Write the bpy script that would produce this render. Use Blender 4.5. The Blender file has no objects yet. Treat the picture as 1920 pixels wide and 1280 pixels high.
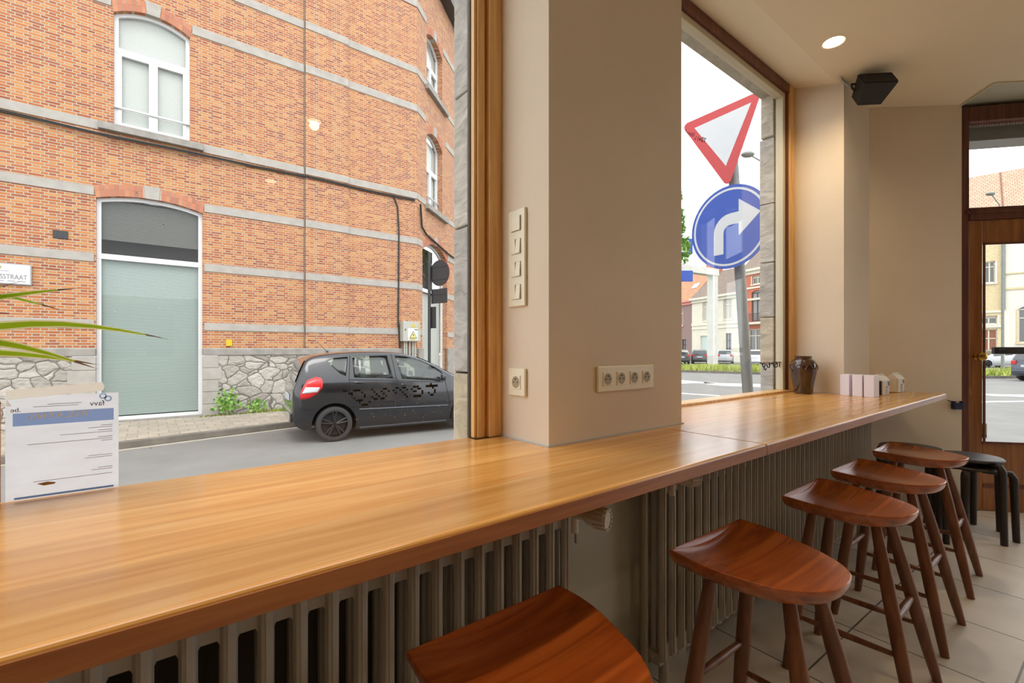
import bpy, bmesh, math, random
from mathutils import Vector, Matrix
sc = bpy.context.scene
col = sc.collection
R = math.radians
# ------------------------------------------------------------------ camera, sky, exposure
CAM_H = 1.2
FW = Vector((0.61688, 0.78706, 0)); RT = Vector((0.78706, -0.61688, 0))
cam_d = bpy.data.cameras.new('camera'); cam = bpy.data.objects.new('camera', cam_d); col.objects.link(cam)
cam_d.sensor_width = 36.0; cam_d.lens = 36.0 * 870.0 / 1920.0
cam_d.shift_y = 14.0 / 1920.0
cam_d.clip_start = 0.02; cam_d.clip_end = 500
cam.location = (0, 0, CAM_H)
cam.rotation_euler = (R(90), 0, math.atan2(FW.y, FW.x) - R(90))
sc.camera = cam
sc.view_settings.view_transform = 'Standard'; sc.view_settings.look = 'None'
sc.view_settings.gamma = 1.0; sc.view_settings.use_curve_mapping = False
sc.view_settings.exposure = 0.0
SKY = 3.1
LAMP = 17.0
world = bpy.data.worlds.new('sky'); sc.world = world; world.use_nodes = True
wn = world.node_tree; wn.nodes.clear()
wo = wn.nodes.new('ShaderNodeOutputWorld'); wb = wn.nodes.new('ShaderNodeBackground')
tc = wn.nodes.new('ShaderNodeTexCoord'); wnz = wn.nodes.new('ShaderNodeTexNoise'); wr = wn.nodes.new('ShaderNodeValToRGB')
wnz.inputs['Scale'].default_value = 2.2; wnz.inputs['Detail'].default_value = 4
wr.color_ramp.elements[0].position = .35; wr.color_ramp.elements[0].color = (.80, .88, .98, 1)
wr.color_ramp.elements[1].position = .6; wr.color_ramp.elements[1].color = (1, 1, 1, 1)
wn.links.new(tc.outputs['Generated'], wnz.inputs['Vector']); wn.links.new(wnz.outputs['Fac'], wr.inputs['Fac'])
wn.links.new(wr.outputs['Color'], wb.inputs['Color']); wb.inputs['Strength'].default_value = SKY
wn.links.new(wb.outputs['Background'], wo.inputs['Surface'])
# weak veiled sun high over the street
sun_d = bpy.data.lights.new('sun', 'SUN'); sun_d.energy = 1.3; sun_d.angle = R(25); sun_d.color = (1, .96, .9)
sun = bpy.data.objects.new('sun', sun_d); col.objects.link(sun); sun.rotation_euler = (R(38), R(-14), 0)

# ------------------------------------------------------------------ materials
def newmat(name):
    m = bpy.data.materials.new(name); m.use_nodes = True
    return m, m.node_tree, m.node_tree.nodes['Principled BSDF']
def lin(r, g, b):
    f = lambda c: (c/255/12.92) if c/255 <= .04045 else ((c/255+.055)/1.055)**2.4
    return (f(r)*K, f(g)*K, f(b)*K, 1)
K = 1.0
def ocoord(nt, kind='Object', scale=(1, 1, 1)):
    t = nt.nodes.new('ShaderNodeTexCoord'); mp = nt.nodes.new('ShaderNodeMapping'); mp.inputs['Scale'].default_value = scale
    nt.links.new(t.outputs[kind], mp.inputs['Vector']); return mp.outputs['Vector']
def bump(nt, bsdf, h, strength, dist=.01):
    b = nt.nodes.new('ShaderNodeBump'); b.inputs['Strength'].default_value = strength; b.inputs['Distance'].default_value = dist
    nt.links.new(h, b.inputs['Height']); nt.links.new(b.outputs['Normal'], bsdf.inputs['Normal'])
def M(name, rgb, rough=.6, metal=0, var=0., vs=6., bmp=0., bs=40., coat=0., emit=None, scale=(1, 1, 1), spec=None):
    m, nt, b = newmat(name); c = lin(*rgb)
    b.inputs['Base Color'].default_value = c; b.inputs['Roughness'].default_value = rough; b.inputs['Metallic'].default_value = metal
    if spec is not None: b.inputs['Specular IOR Level'].default_value = spec
    if coat: b.inputs['Coat Weight'].default_value = coat; b.inputs['Coat Roughness'].default_value = .08
    if var:
        v = ocoord(nt, scale=scale); n = nt.nodes.new('ShaderNodeTexNoise'); n.inputs['Scale'].default_value = vs; n.inputs['Detail'].default_value = 5
        nt.links.new(v, n.inputs['Vector']); r = nt.nodes.new('ShaderNodeValToRGB')
        r.color_ramp.elements[0].position = .3; r.color_ramp.elements[1].position = .7
        r.color_ramp.elements[0].color = tuple(x*(1-var) for x in c[:3]) + (1,); r.color_ramp.elements[1].color = tuple(min(1, x*(1+var*.6)) for x in c[:3]) + (1,)
        nt.links.new(n.outputs['Fac'], r.inputs['Fac']); nt.links.new(r.outputs['Color'], b.inputs['Base Color'])
    if bmp:
        v = ocoord(nt, scale=scale); n = nt.nodes.new('ShaderNodeTexNoise'); n.inputs['Scale'].default_value = bs; n.inputs['Detail'].default_value = 4
        nt.links.new(v, n.inputs['Vector']); bump(nt, b, n.outputs['Fac'], bmp)
    if emit: b.inputs['Emission Color'].default_value = c; b.inputs['Emission Strength'].default_value = emit
    return m
def wood(name, ca, cb, cc, rough=.3, axis='x', board=0., coat=0., gs=1., bmp=.05):
    m, nt, b = newmat(name)
    sca = {'x': (1.2, 22, 22), 'y': (22, 1.2, 22), 'z': (22, 22, 1.2)}[axis]
    sca = tuple(s*gs for s in sca)
    v = ocoord(nt, scale=sca); n = nt.nodes.new('ShaderNodeTexNoise'); n.inputs['Scale'].default_value = 1.6; n.inputs['Detail'].default_value = 7; n.inputs['Distortion'].default_value = .6
    nt.links.new(v, n.inputs['Vector']); r = nt.nodes.new('ShaderNodeValToRGB'); e = r.color_ramp.elements
    e[0].position = .28; e[0].color = lin(*ca); e[1].position = .72; e[1].color = lin(*cc); q = e.new(.5); q.color = lin(*cb)
    nt.links.new(n.outputs['Fac'], r.inputs['Fac']); out = r.outputs['Color']
    if board:
        v2 = ocoord(nt); sp = nt.nodes.new('ShaderNodeSeparateXYZ'); nt.links.new(v2, sp.inputs[0])
        a = nt.nodes.new('ShaderNodeMath'); a.operation = 'DIVIDE'; a.inputs[1].default_value = board; nt.links.new(sp.outputs['Y'], a.inputs[0])
        fl = nt.nodes.new('ShaderNodeMath'); fl.operation = 'FLOOR'; nt.links.new(a.outputs[0], fl.inputs[0])
        wnn = nt.nodes.new('ShaderNodeTexWhiteNoise'); wnn.noise_dimensions = '1D'; nt.links.new(fl.outputs[0], wnn.inputs['W'])
        mr = nt.nodes.new('ShaderNodeMapRange'); mr.inputs['To Min'].default_value = .80; mr.inputs['To Max'].default_value = 1.12; nt.links.new(wnn.outputs['Value'], mr.inputs['Value'])
        mx = nt.nodes.new('ShaderNodeVectorMath'); mx.operation = 'SCALE'; nt.links.new(out, mx.inputs[0]); nt.links.new(mr.outputs[0], mx.inputs['Scale']); out = mx.outputs[0]
    nt.links.new(out, b.inputs['Base Color']); b.inputs['Roughness'].default_value = rough
    if coat: b.inputs['Coat Weight'].default_value = coat; b.inputs['Coat Roughness'].default_value = .12
    if bmp: bump(nt, b, n.outputs['Fac'], bmp, .003)
    return m
def brick(name, cols, mortar, course=.0557, length=.225, mort=.009):
    m, nt, b = newmat(name)
    t = nt.nodes.new('ShaderNodeTexCoord'); sp = nt.nodes.new('ShaderNodeSeparateXYZ'); nt.links.new(t.outputs['Object'], sp.inputs[0])
    ad = nt.nodes.new('ShaderNodeMath'); nt.links.new(sp.outputs['X'], ad.inputs[0]); nt.links.new(sp.outputs['Y'], ad.inputs[1])
    # slight waviness of the courses
    wv = nt.nodes.new('ShaderNodeTexNoise'); wv.inputs['Scale'].default_value = 3; nt.links.new(t.outputs['Object'], wv.inputs['Vector'])
    ws = nt.nodes.new('ShaderNodeMath'); ws.operation = 'MULTIPLY_ADD'; ws.inputs[1].default_value = .012; nt.links.new(wv.outputs['Fac'], ws.inputs[0]); nt.links.new(sp.outputs['Z'], ws.inputs[2])
    cb = nt.nodes.new('ShaderNodeCombineXYZ'); nt.links.new(ad.outputs[0], cb.inputs['X']); nt.links.new(ws.outputs[0], cb.inputs['Y'])
    bt = nt.nodes.new('ShaderNodeTexBrick'); bt.inputs['Scale'].default_value = 1; bt.inputs['Mortar Size'].default_value = mort; bt.inputs['Mortar Smooth'].default_value = .3
    bt.inputs['Brick Width'].default_value = length; bt.inputs['Row Height'].default_value = course; bt.inputs['Bias'].default_value = 0
    bt.squash = .5; bt.squash_frequency = 2; bt.offset = .5
    bt.inputs['Color1'].default_value = (0, 0, 0, 1); bt.inputs['Color2'].default_value = (1, 1, 1, 1); bt.inputs['Mortar'].default_value = (.5, .5, .5, 1)
    nt.links.new(cb.outputs[0], bt.inputs['Vector'])
    nz = nt.nodes.new('ShaderNodeTexNoise'); nz.inputs['Scale'].default_value = .9; nz.inputs['Detail'].default_value = 3; nt.links.new(t.outputs['Object'], nz.inputs['Vector'])
    mi = nt.nodes.new('ShaderNodeMath'); mi.operation = 'MULTIPLY_ADD'; mi.inputs[1].default_value = .5; mi.inputs[2].default_value = -.25; nt.links.new(nz.outputs['Fac'], mi.inputs[0])
    s2 = nt.nodes.new('ShaderNodeMath'); nt.links.new(bt.outputs['Color'], s2.inputs[0]); nt.links.new(mi.outputs[0], s2.inputs[1])
    r = nt.nodes.new('ShaderNodeValToRGB'); e = r.color_ramp.elements; e[0].color = lin(*cols[0]); e[1].color = lin(*cols[-1])
    for i, c in enumerate(cols[1:-1]): q = e.new((i+1)/(len(cols)-1)); q.color = lin(*c)
    nt.links.new(s2.outputs[0], r.inputs['Fac'])
    mx = nt.nodes.new('ShaderNodeMix'); mx.data_type = 'RGBA'; mx.inputs[7].default_value = lin(*mortar)
    nt.links.new(bt.outputs['Fac'], mx.inputs[0]); nt.links.new(r.outputs['Color'], mx.inputs[6]); nt.links.new(mx.outputs[2], b.inputs['Base Color'])
    b.inputs['Roughness'].default_value = .9
    iv = nt.nodes.new('ShaderNodeMath'); iv.operation = 'SUBTRACT'; iv.inputs[0].default_value = 1; nt.links.new(bt.outputs['Fac'], iv.inputs[1]); bump(nt, b, iv.outputs[0], .6, .008)
    return m
def rubble(name, ca, cb, joint, scale=3.2, bs=.9, flat=False):
    m, nt, b = newmat(name); v = ocoord(nt, scale=(1, 1, 1.35))
    nz = nt.nodes.new('ShaderNodeTexNoise'); nz.inputs['Scale'].default_value = 2.5; nt.links.new(v, nz.inputs['Vector'])
    vm = nt.nodes.new('ShaderNodeVectorMath'); vm.operation = 'MULTIPLY_ADD'; vm.inputs[1].default_value = (.25, 0, .25); nt.links.new(nz.outputs['Color'], vm.inputs[0]); nt.links.new(v, vm.inputs[2])
    d = nt.nodes.new('ShaderNodeTexVoronoi'); d.feature = 'DISTANCE_TO_EDGE'; d.inputs['Scale'].default_value = scale; nt.links.new(vm.outputs[0], d.inputs['Vector'])
    c = nt.nodes.new('ShaderNodeTexVoronoi'); c.inputs['Scale'].default_value = scale; nt.links.new(vm.outputs[0], c.inputs['Vector'])
    r = nt.nodes.new('ShaderNodeValToRGB'); r.color_ramp.elements[0].color = lin(*ca); r.color_ramp.elements[1].color = lin(*cb)
    sp = nt.nodes.new('ShaderNodeSeparateColor'); nt.links.new(c.outputs['Color'], sp.inputs[0]); nt.links.new(sp.outputs[0], r.inputs['Fac'])
    j = nt.nodes.new('ShaderNodeValToRGB'); j.color_ramp.elements[0].position = .015; j.color_ramp.elements[1].position = .045; nt.links.new(d.outputs['Distance'], j.inputs['Fac'])
    mx = nt.nodes.new('ShaderNodeMix'); mx.data_type = 'RGBA'; mx.inputs[6].default_value = lin(*joint); nt.links.new(j.outputs['Color'], mx.inputs[0]); nt.links.new(r.outputs['Color'], mx.inputs[7])
    nt.links.new(mx.outputs[2], b.inputs['Base Color']); b.inputs['Roughness'].default_value = .9
    n2 = nt.nodes.new('ShaderNodeTexNoise'); n2.inputs['Scale'].default_value = 9; n2.inputs['Detail'].default_value = 5; nt.links.new(v, n2.inputs['Vector'])
    mn = nt.nodes.new('ShaderNodeMath'); mn.operation = 'MINIMUM'; mn.inputs[1].default_value = .12; nt.links.new(d.outputs['Distance'], mn.inputs[0])
    ad = nt.nodes.new('ShaderNodeMath'); ad.operation = 'MULTIPLY_ADD'; ad.inputs[1].default_value = 3.; nt.links.new(mn.outputs[0], ad.inputs[0]); nt.links.new(n2.outputs['Fac'], ad.inputs[2])
    bump(nt, b, ad.outputs[0], bs, .05)
    return m
def tiles(name, c, joint, w, h, off=0., shift=(0, 0, 0), rough=.45, jw=.004, var=.12, rot=0.):
    m, nt, b = newmat(name); t = nt.nodes.new('ShaderNodeTexCoord'); mp = nt.nodes.new('ShaderNodeMapping'); mp.inputs['Location'].default_value = shift; mp.inputs['Rotation'].default_value = (0, 0, rot)
    nt.links.new(t.outputs['Object'], mp.inputs['Vector']); bt = nt.nodes.new('ShaderNodeTexBrick'); bt.offset = off; bt.squash = 1
    bt.inputs['Scale'].default_value = 1; bt.inputs['Brick Width'].default_value = w; bt.inputs['Row Height'].default_value = h; bt.inputs['Mortar Size'].default_value = jw; bt.inputs['Mortar Smooth'].default_value = .1
    cc = lin(*c); bt.inputs['Color1'].default_value = tuple(x*(1-var) for x in cc[:3]) + (1,); bt.inputs['Color2'].default_value = tuple(x*(1+var) for x in cc[:3]) + (1,); bt.inputs['Mortar'].default_value = lin(*joint)
    nt.links.new(mp.outputs[0], bt.inputs['Vector'])
    n = nt.nodes.new('ShaderNodeTexNoise'); n.inputs['Scale'].default_value = 5; n.inputs['Detail'].default_value = 6; nt.links.new(mp.outputs[0], n.inputs['Vector'])
    mr = nt.nodes.new('ShaderNodeMapRange'); mr.inputs['To Min'].default_value = .78; mr.inputs['To Max'].default_value = 1.2; nt.links.new(n.outputs['Fac'], mr.inputs['Value'])
    sc_ = nt.nodes.new('ShaderNodeVectorMath'); sc_.operation = 'SCALE'; nt.links.new(bt.outputs['Color'], sc_.inputs[0]); nt.links.new(mr.outputs[0], sc_.inputs['Scale'])
    nt.links.new(sc_.outputs[0], b.inputs['Base Color']); b.inputs['Roughness'].default_value = rough
    iv = nt.nodes.new('ShaderNodeMath'); iv.operation = 'SUBTRACT'; iv.inputs[0].default_value = 1; nt.links.new(bt.outputs['Fac'], iv.inputs[1]); bump(nt, b, iv.outputs[0], .3, .003)
    return m
def stonemat(name):
    m, nt, b = newmat(name); g = nt.nodes.new('ShaderNodeNewGeometry'); r = nt.nodes.new('ShaderNodeValToRGB'); e = r.color_ramp.elements
    for q, c in zip((0, 1), ((150, 146, 140), (190, 184, 172))): e[q].color = lin(*c)
    for p, c in ((.3, (176, 172, 166)), (.55, (170, 158, 134)), (.8, (160, 158, 154))): q = e.new(p); q.color = lin(*c)
    nt.links.new(g.outputs['Random Per Island'], r.inputs['Fac']); v = ocoord(nt, scale=(1, 1, 2.2)); n = nt.nodes.new('ShaderNodeTexNoise'); n.inputs['Scale'].default_value = 9; n.inputs['Detail'].default_value = 8; n.inputs['Distortion'].default_value = .8
    nt.links.new(v, n.inputs['Vector']); mr = nt.nodes.new('ShaderNodeMapRange'); mr.inputs['From Min'].default_value = .3; mr.inputs['From Max'].default_value = .7; mr.inputs['To Min'].default_value = .72; mr.inputs['To Max'].default_value = 1.15; nt.links.new(n.outputs['Fac'], mr.inputs['Value'])
    s_ = nt.nodes.new('ShaderNodeVectorMath'); s_.operation = 'SCALE'; nt.links.new(r.outputs[0], s_.inputs[0]); nt.links.new(mr.outputs[0], s_.inputs['Scale']); nt.links.new(s_.outputs[0], b.inputs['Base Color']); b.inputs['Roughness'].default_value = .85
    bump(nt, b, n.outputs['Fac'], .7, .02); return m
def glass(name, tint=(1, 1, 1), spec=1.0, rough=0.):
    m = bpy.data.materials.new(name); m.use_nodes = True; nt = m.node_tree; nt.nodes.clear()
    o = nt.nodes.new('ShaderNodeOutputMaterial'); t = nt.nodes.new('ShaderNodeBsdfTransparent'); g = nt.nodes.new('ShaderNodeBsdfGlossy'); mx = nt.nodes.new('ShaderNodeMixShader'); lw = nt.nodes.new('ShaderNodeLayerWeight'); lw.inputs['Blend'].default_value = .5
    pw = nt.nodes.new('ShaderNodeMath'); pw.operation = 'POWER'; pw.inputs[1].default_value = 5; nt.links.new(lw.outputs['Facing'], pw.inputs[0])
    f = nt.nodes.new('ShaderNodeMath'); f.operation = 'MULTIPLY_ADD'; f.inputs[1].default_value = .5; f.inputs[2].default_value = .022; nt.links.new(pw.outputs[0], f.inputs[0])
    t.inputs['Color'].default_value = tint + (1,); g.inputs['Roughness'].default_value = rough
    ml = nt.nodes.new('ShaderNodeMath'); ml.operation = 'MULTIPLY'; ml.inputs[1].default_value = spec; nt.links.new(f.outputs[0], ml.inputs[0])
    nt.links.new(ml.outputs[0], mx.inputs[0]); nt.links.new(t.outputs[0], mx.inputs[1]); nt.links.new(g.outputs[0], mx.inputs[2]); nt.links.new(mx.outputs[0], o.inputs['Surface'])
    return m
def blind_mat(name, ca, cb, pitch):
    m, nt, b = newmat(name); t = nt.nodes.new('ShaderNodeTexCoord'); sp = nt.nodes.new('ShaderNodeSeparateXYZ'); nt.links.new(t.outputs['Object'], sp.inputs[0])
    a = nt.nodes.new('ShaderNodeMath'); a.operation = 'DIVIDE'; a.inputs[1].default_value = pitch; nt.links.new(sp.outputs['Z'], a.inputs[0])
    fr = nt.nodes.new('ShaderNodeMath'); fr.operation = 'FRACT'; nt.links.new(a.outputs[0], fr.inputs[0])
    r = nt.nodes.new('ShaderNodeValToRGB'); r.color_ramp.elements[0].position = .3; r.color_ramp.elements[0].color = lin(*ca); r.color_ramp.elements[1].position = .5; r.color_ramp.elements[1].color = lin(*cb)
    nt.links.new(fr.outputs[0], r.inputs['Fac']); nt.links.new(r.outputs['Color'], b.inputs['Base Color']); b.inputs['Roughness'].default_value = .5
    return m
def translucent(name, rgb, tr=.5, var=.0):
    m = bpy.data.materials.new(name); m.use_nodes = True; nt = m.node_tree; nt.nodes.clear()
    o = nt.nodes.new('ShaderNodeOutputMaterial'); d = nt.nodes.new('ShaderNodeBsdfDiffuse'); t = nt.nodes.new('ShaderNodeBsdfTranslucent'); mx = nt.nodes.new('ShaderNodeMixShader')
    c = lin(*rgb); d.inputs[0].default_value = c; t.inputs[0].default_value = c; mx.inputs[0].default_value = tr
    if var:
        v = ocoord(nt, scale=(3, 3, 9)); n = nt.nodes.new('ShaderNodeTexNoise'); n.inputs['Scale'].default_value = 4; n.inputs['Detail'].default_value = 5; nt.links.new(v, n.inputs['Vector'])
        r = nt.nodes.new('ShaderNodeValToRGB'); r.color_ramp.elements[0].position = .3; r.color_ramp.elements[1].position = .7
        r.color_ramp.elements[0].color = tuple(x*(1-var) for x in c[:3]) + (1,); r.color_ramp.elements[1].color = c
        nt.links.new(n.outputs['Fac'], r.inputs['Fac']); nt.links.new(r.outputs[0], d.inputs[0]); nt.links.new(r.outputs[0], t.inputs[0])
    nt.links.new(d.outputs[0], mx.inputs[1]); nt.links.new(t.outputs[0], mx.inputs[2]); nt.links.new(mx.outputs[0], o.inputs[0]); return m
def island(name, cols, rough=.9):
    m, nt, b = newmat(name); g = nt.nodes.new('ShaderNodeNewGeometry'); r = nt.nodes.new('ShaderNodeValToRGB'); e = r.color_ramp.elements
    e[0].color = lin(*cols[0]); e[1].color = lin(*cols[-1])
    for i, c in enumerate(cols[1:-1]): q = e.new((i+1)/(len(cols)-1)); q.color = lin(*c)
    nt.links.new(g.outputs['Random Per Island'], r.inputs['Fac']); nt.links.new(r.outputs['Color'], b.inputs['Base Color']); b.inputs['Roughness'].default_value = rough; return m

K = .64   # outdoor surfaces: the swatches below are as seen in full daylight
BR = [(168, 96, 70), (192, 110, 68), (210, 132, 78), (222, 158, 96), (204, 124, 74), (174, 106, 82)]
m_brick = brick('brick_orange', BR, (210, 190, 166))
m_arch = island('arch_brick', [(192, 124, 100), (210, 138, 104), (222, 154, 118), (202, 130, 104)])
m_mortar = M('mortar', (214, 196, 178), .95)
m_band = M('grey_stone', (196, 189, 180), .85, var=.12, vs=5, bmp=.2, bs=60)
m_sillst = M('bluestone', (172, 166, 158), .8, var=.2, vs=6)
m_rubble = rubble('rubble_stone', (176, 168, 158), (216, 208, 197), (128, 122, 114))
m_ashlar = tiles('ashlar', (176, 168, 158), (130, 124, 116), .55, .27, .5, jw=.005)
m_asphalt = M('asphalt', (146, 144, 140), .85, var=.12, vs=1.3, bmp=.5, bs=140)
m_pave = tiles('pavers', (188, 176, 158), (140, 130, 116), .30, .30, .5, jw=.006, rough=.9)
m_kerb = M('kerb', (136, 128, 118), .9, var=.25, vs=4, bmp=.2)
m_gutter = M('gutter_concrete', (196, 188, 172), .9, var=.12, vs=4)
m_whitepvc = M('white_pvc', (255, 255, 255), .35)
m_greyfr = M('grey_frame', (186, 186, 184), .5)
m_blindg = blind_mat('blind_green', (142, 158, 152), (186, 200, 192), .034)
m_blindw = blind_mat('blind_white', (190, 194, 186), (232, 234, 226), .034)
m_glass = glass('window_glass', (.985, .99, .985), 1.0)
m_glassf = glass('facade_glass', (.97, .98, .98), 1.6)
m_blindd = blind_mat('blind_dim', (70, 66, 60), (110, 112, 102), .034)  # darker copy for the transom blind, its dimness put into the colour
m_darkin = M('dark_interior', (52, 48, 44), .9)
m_cable = M('black_cable', (42, 38, 36), .6)
m_dark = M('dark_metal', (58, 58, 60), .5)
m_boxg = M('cabinet_grey', (205, 203, 192), .5)
m_yel = M('warning_yellow', (240, 205, 30), .5)
m_blk = M('black_print', (14, 14, 14), .6)
m_white = M('white_paint', (240, 240, 238), .4)
K = 1.0
m_wall = M('cream_plaster', (230, 214, 192), .75, var=.04, vs=3, bmp=.05, bs=60)
m_wallb = M('brown_plaster', (122, 104, 84), .8, var=.05, vs=3)  # dark tone made up for the unseen walls to cut fill light
m_ceil = M('ceiling_paint', (240, 226, 198), .8, var=.03, vs=2)
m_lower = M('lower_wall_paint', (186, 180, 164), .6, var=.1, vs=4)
m_counter = wood('counter_wood', (198, 138, 66), (218, 162, 88), (234, 184, 114), .27, 'x', .165, coat=.35, bmp=.03)
m_edge = wood('counter_edge_wood', (146, 82, 36), (166, 98, 46), (186, 114, 58), .36, 'x', coat=.25, gs=1.4)
m_seat = wood('stool_seat_wood', (124, 56, 22), (172, 84, 32), (206, 110, 46), .24, 'x', .06, coat=.6, gs=.8)
m_leg = wood('stool_leg_wood', (104, 62, 40), (124, 76, 50), (144, 92, 62), .42, 'z', coat=.2)
m_dkstool = wood('dark_stool_wood', (34, 26, 24), (46, 36, 34), (60, 48, 44), .45, 'z')
m_rad = M('radiator_enamel', (180, 172, 160), .32, var=.06, vs=4)
m_floor = tiles('floor_tiles', (214, 206, 194), (104, 98, 90), .47, .47, 0, (-.005, -.28 + .47, 0), rough=.38, jw=.0035, var=.08, rot=R(2))
m_pine = wood('pine_frame', (206, 152, 84), (234, 184, 112), (246, 204, 138), .38, 'z', gs=1.3, coat=.2)
m_brown = wood('brown_frame', (84, 44, 32), (106, 58, 42), (124, 72, 54), .4, 'z')
m_door = wood('door_oak', (124, 74, 34), (150, 94, 46), (172, 112, 56), .35, 'z', coat=.25)
m_plate = M('cream_plastic', (240, 232, 206), .35)
m_plate2 = M('cream_plastic_dim', (216, 206, 180), .4)
K = 1.3
m_stone = stonemat('cut_stone')
K = 1.0
m_beige = M('beige_bead', (206, 196, 170), .5)
m_brass = M('brass', (200, 160, 80), .25, 1)
m_trv = M('valve_plastic', (222, 214, 198), .4)
m_pipe = M('pipe_paint', (150, 140, 122), .4)
m_galv = M('galvanised_pole', (122, 124, 122), .55, .2, var=.15, vs=8)
K = .7
m_red = M('sign_red', (206, 58, 64), .4)
m_blue = M('sign_blue', (24, 78, 186), .35)
m_signw = M('sign_white', (222, 226, 230), .4)
m_dummy = 0
m_leaf = island('leaf_green', [(88, 140, 44), (130, 176, 70), (150, 190, 90)], .6)
m_bark = M('bark', (92, 78, 62), .9)
K = 1.0

# ------------------------------------------------------------------ helpers
class MB:
    def __init__(s): s.v = []; s.f = []
    def add(s, vs, fs):
        o = len(s.v); s.v += [tuple(p) for p in vs]; s.f += [tuple(i+o for i in f) for f in fs]; return s
    def box(s, x0, x1, y0, y1, z0, z1, mtx=None):
        vs = [Vector(p) for p in [(x0,y0,z0),(x1,y0,z0),(x1,y1,z0),(x0,y1,z0),(x0,y0,z1),(x1,y0,z1),(x1,y1,z1),(x0,y1,z1)]]
        if mtx: vs = [mtx @ p for p in vs]
        return s.add(vs, [(0,3,2,1),(4,5,6,7),(0,1,5,4),(1,2,6,5),(2,3,7,6),(3,0,4,7)])
    def prism(s, pts, z0, z1, mtx=None):
        n = len(pts); vs = [Vector((p[0],p[1],z0)) for p in pts] + [Vector((p[0],p[1],z1)) for p in pts]
        if mtx: vs = [mtx @ p for p in vs]
        return s.add(vs, [tuple(range(n))[::-1], tuple(range(n, 2*n))] + [(i,(i+1)%n,n+(i+1)%n,n+i) for i in range(n)])
    def prism_y(s, pts, y0, y1):   # outline in x,z ; extruded in y
        n = len(pts); vs = [(p[0],y0,p[1]) for p in pts] + [(p[0],y1,p[1]) for p in pts]
        return s.add(vs, [tuple(range(n)), tuple(range(n, 2*n))[::-1]] + [(i,n+i,n+(i+1)%n,(i+1)%n) for i in range(n)])
    def tube(s, path, rad, n=12, cap=True):
        path = [Vector(p) for p in path]; rad = rad if isinstance(rad, (list, tuple)) else [rad]*len(path)
        rings = []
        t0 = (path[1]-path[0]).normalized(); ref = Vector((0,0,1)) if abs(t0.z) < .9 else Vector((1,0,0)); u = t0.cross(ref).normalized()
        for i, p in enumerate(path):
            t = (path[min(i+1,len(path)-1)] - path[max(i-1,0)]).normalized()
            u = (u - t*u.dot(t)).normalized(); w = t.cross(u)
            rings.append([p + (u*math.cos(2*math.pi*k/n) + w*math.sin(2*math.pi*k/n))*rad[i] for k in range(n)])
        vs = [q for r in rings for q in r]; fs = []
        for i in range(len(path)-1):
            for k in range(n): fs.append((i*n+k, i*n+(k+1)%n, (i+1)*n+(k+1)%n, (i+1)*n+k))
        if cap: fs += [tuple(range(n))[::-1], tuple(range((len(path)-1)*n, len(path)*n))]
        return s.add(vs, fs)
    def lathe(s, prof, n=32, c=(0,0,0), sx=1, sy=1):
        vs = [(c[0]+r*math.cos(2*math.pi*k/n)*sx, c[1]+r*math.sin(2*math.pi*k/n)*sy, c[2]+z) for r, z in prof for k in range(n)]
        fs = [(i*n+k, i*n+(k+1)%n, (i+1)*n+(k+1)%n, (i+1)*n+k) for i in range(len(prof)-1) for k in range(n)]
        return s.add(vs, fs + [tuple(range(n))[::-1], tuple(range((len(prof)-1)*n, len(prof)*n))])
    def build(s, name, mat, parent=None, smooth=False, bevel=0, loc=None, seg=2, label=None):
        me = bpy.data.meshes.new(name); me.from_pydata(s.v, [], s.f); me.update()
        bm = bmesh.new(); bm.from_mesh(me); bmesh.ops.recalc_face_normals(bm, faces=bm.faces); bm.to_mesh(me); bm.free()
        mats = mat if isinstance(mat, (list, tuple)) else [mat]
        for q in mats: me.materials.append(q)
        o = bpy.data.objects.new(name, me); col.objects.link(o)
        if smooth:
            for p in me.polygons: p.use_smooth = True
            me.set_sharp_from_angle(angle=R(40))
        if parent: o.parent = parent
        if loc: o.location = loc
        if bevel:
            b = o.modifiers.new('bevel', 'BEVEL'); b.width = bevel; b.segments = seg; b.limit_method = 'ANGLE'; b.angle_limit = R(35)
        if label: o['label'] = label
        return o
def tag(o, label=None, cat=None, group=None, kind=None):
    if label: o['label'] = label
    if cat: o['category'] = cat
    if group: o['group'] = group
    if kind: o['kind'] = kind
    return o
def thing(name, label, cat, loc=(0,0,0), rz=0, group=None, kind=None):
    o = bpy.data.objects.new(name, None); col.objects.link(o); o.location = loc; o.rotation_euler = (0,0,rz)
    o.empty_display_size = .1
    return tag(o, label, cat, group, kind)
def struct(o): o['kind'] = 'structure'; return o
def children(o): return [c for c in o.children]
def copy_tree(o, parent=None):
    c = o.copy(); col.objects.link(c)
    if parent: c.parent = parent
    for ch in list(o.children): copy_tree(ch, c)
    return c
def text(s, size, mat, parent, loc, rot, name='lettering', ext=.0005, align='CENTER', sx=1.):
    cu = bpy.data.curves.new(name, 'FONT'); cu.body = s; cu.size = size; cu.extrude = ext; cu.align_x = align; cu.align_y = 'CENTER'; cu.materials.append(mat)
    tmp = bpy.data.objects.new(name, cu); me = bpy.data.meshes.new_from_object(tmp); bpy.data.objects.remove(tmp)
    o = bpy.data.objects.new(name, me); col.objects.link(o)
    if not me.materials: me.materials.append(mat)
    o.parent = parent; o.location = loc; o.rotation_euler = rot; o.scale = (sx, 1, 1); return o

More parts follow.
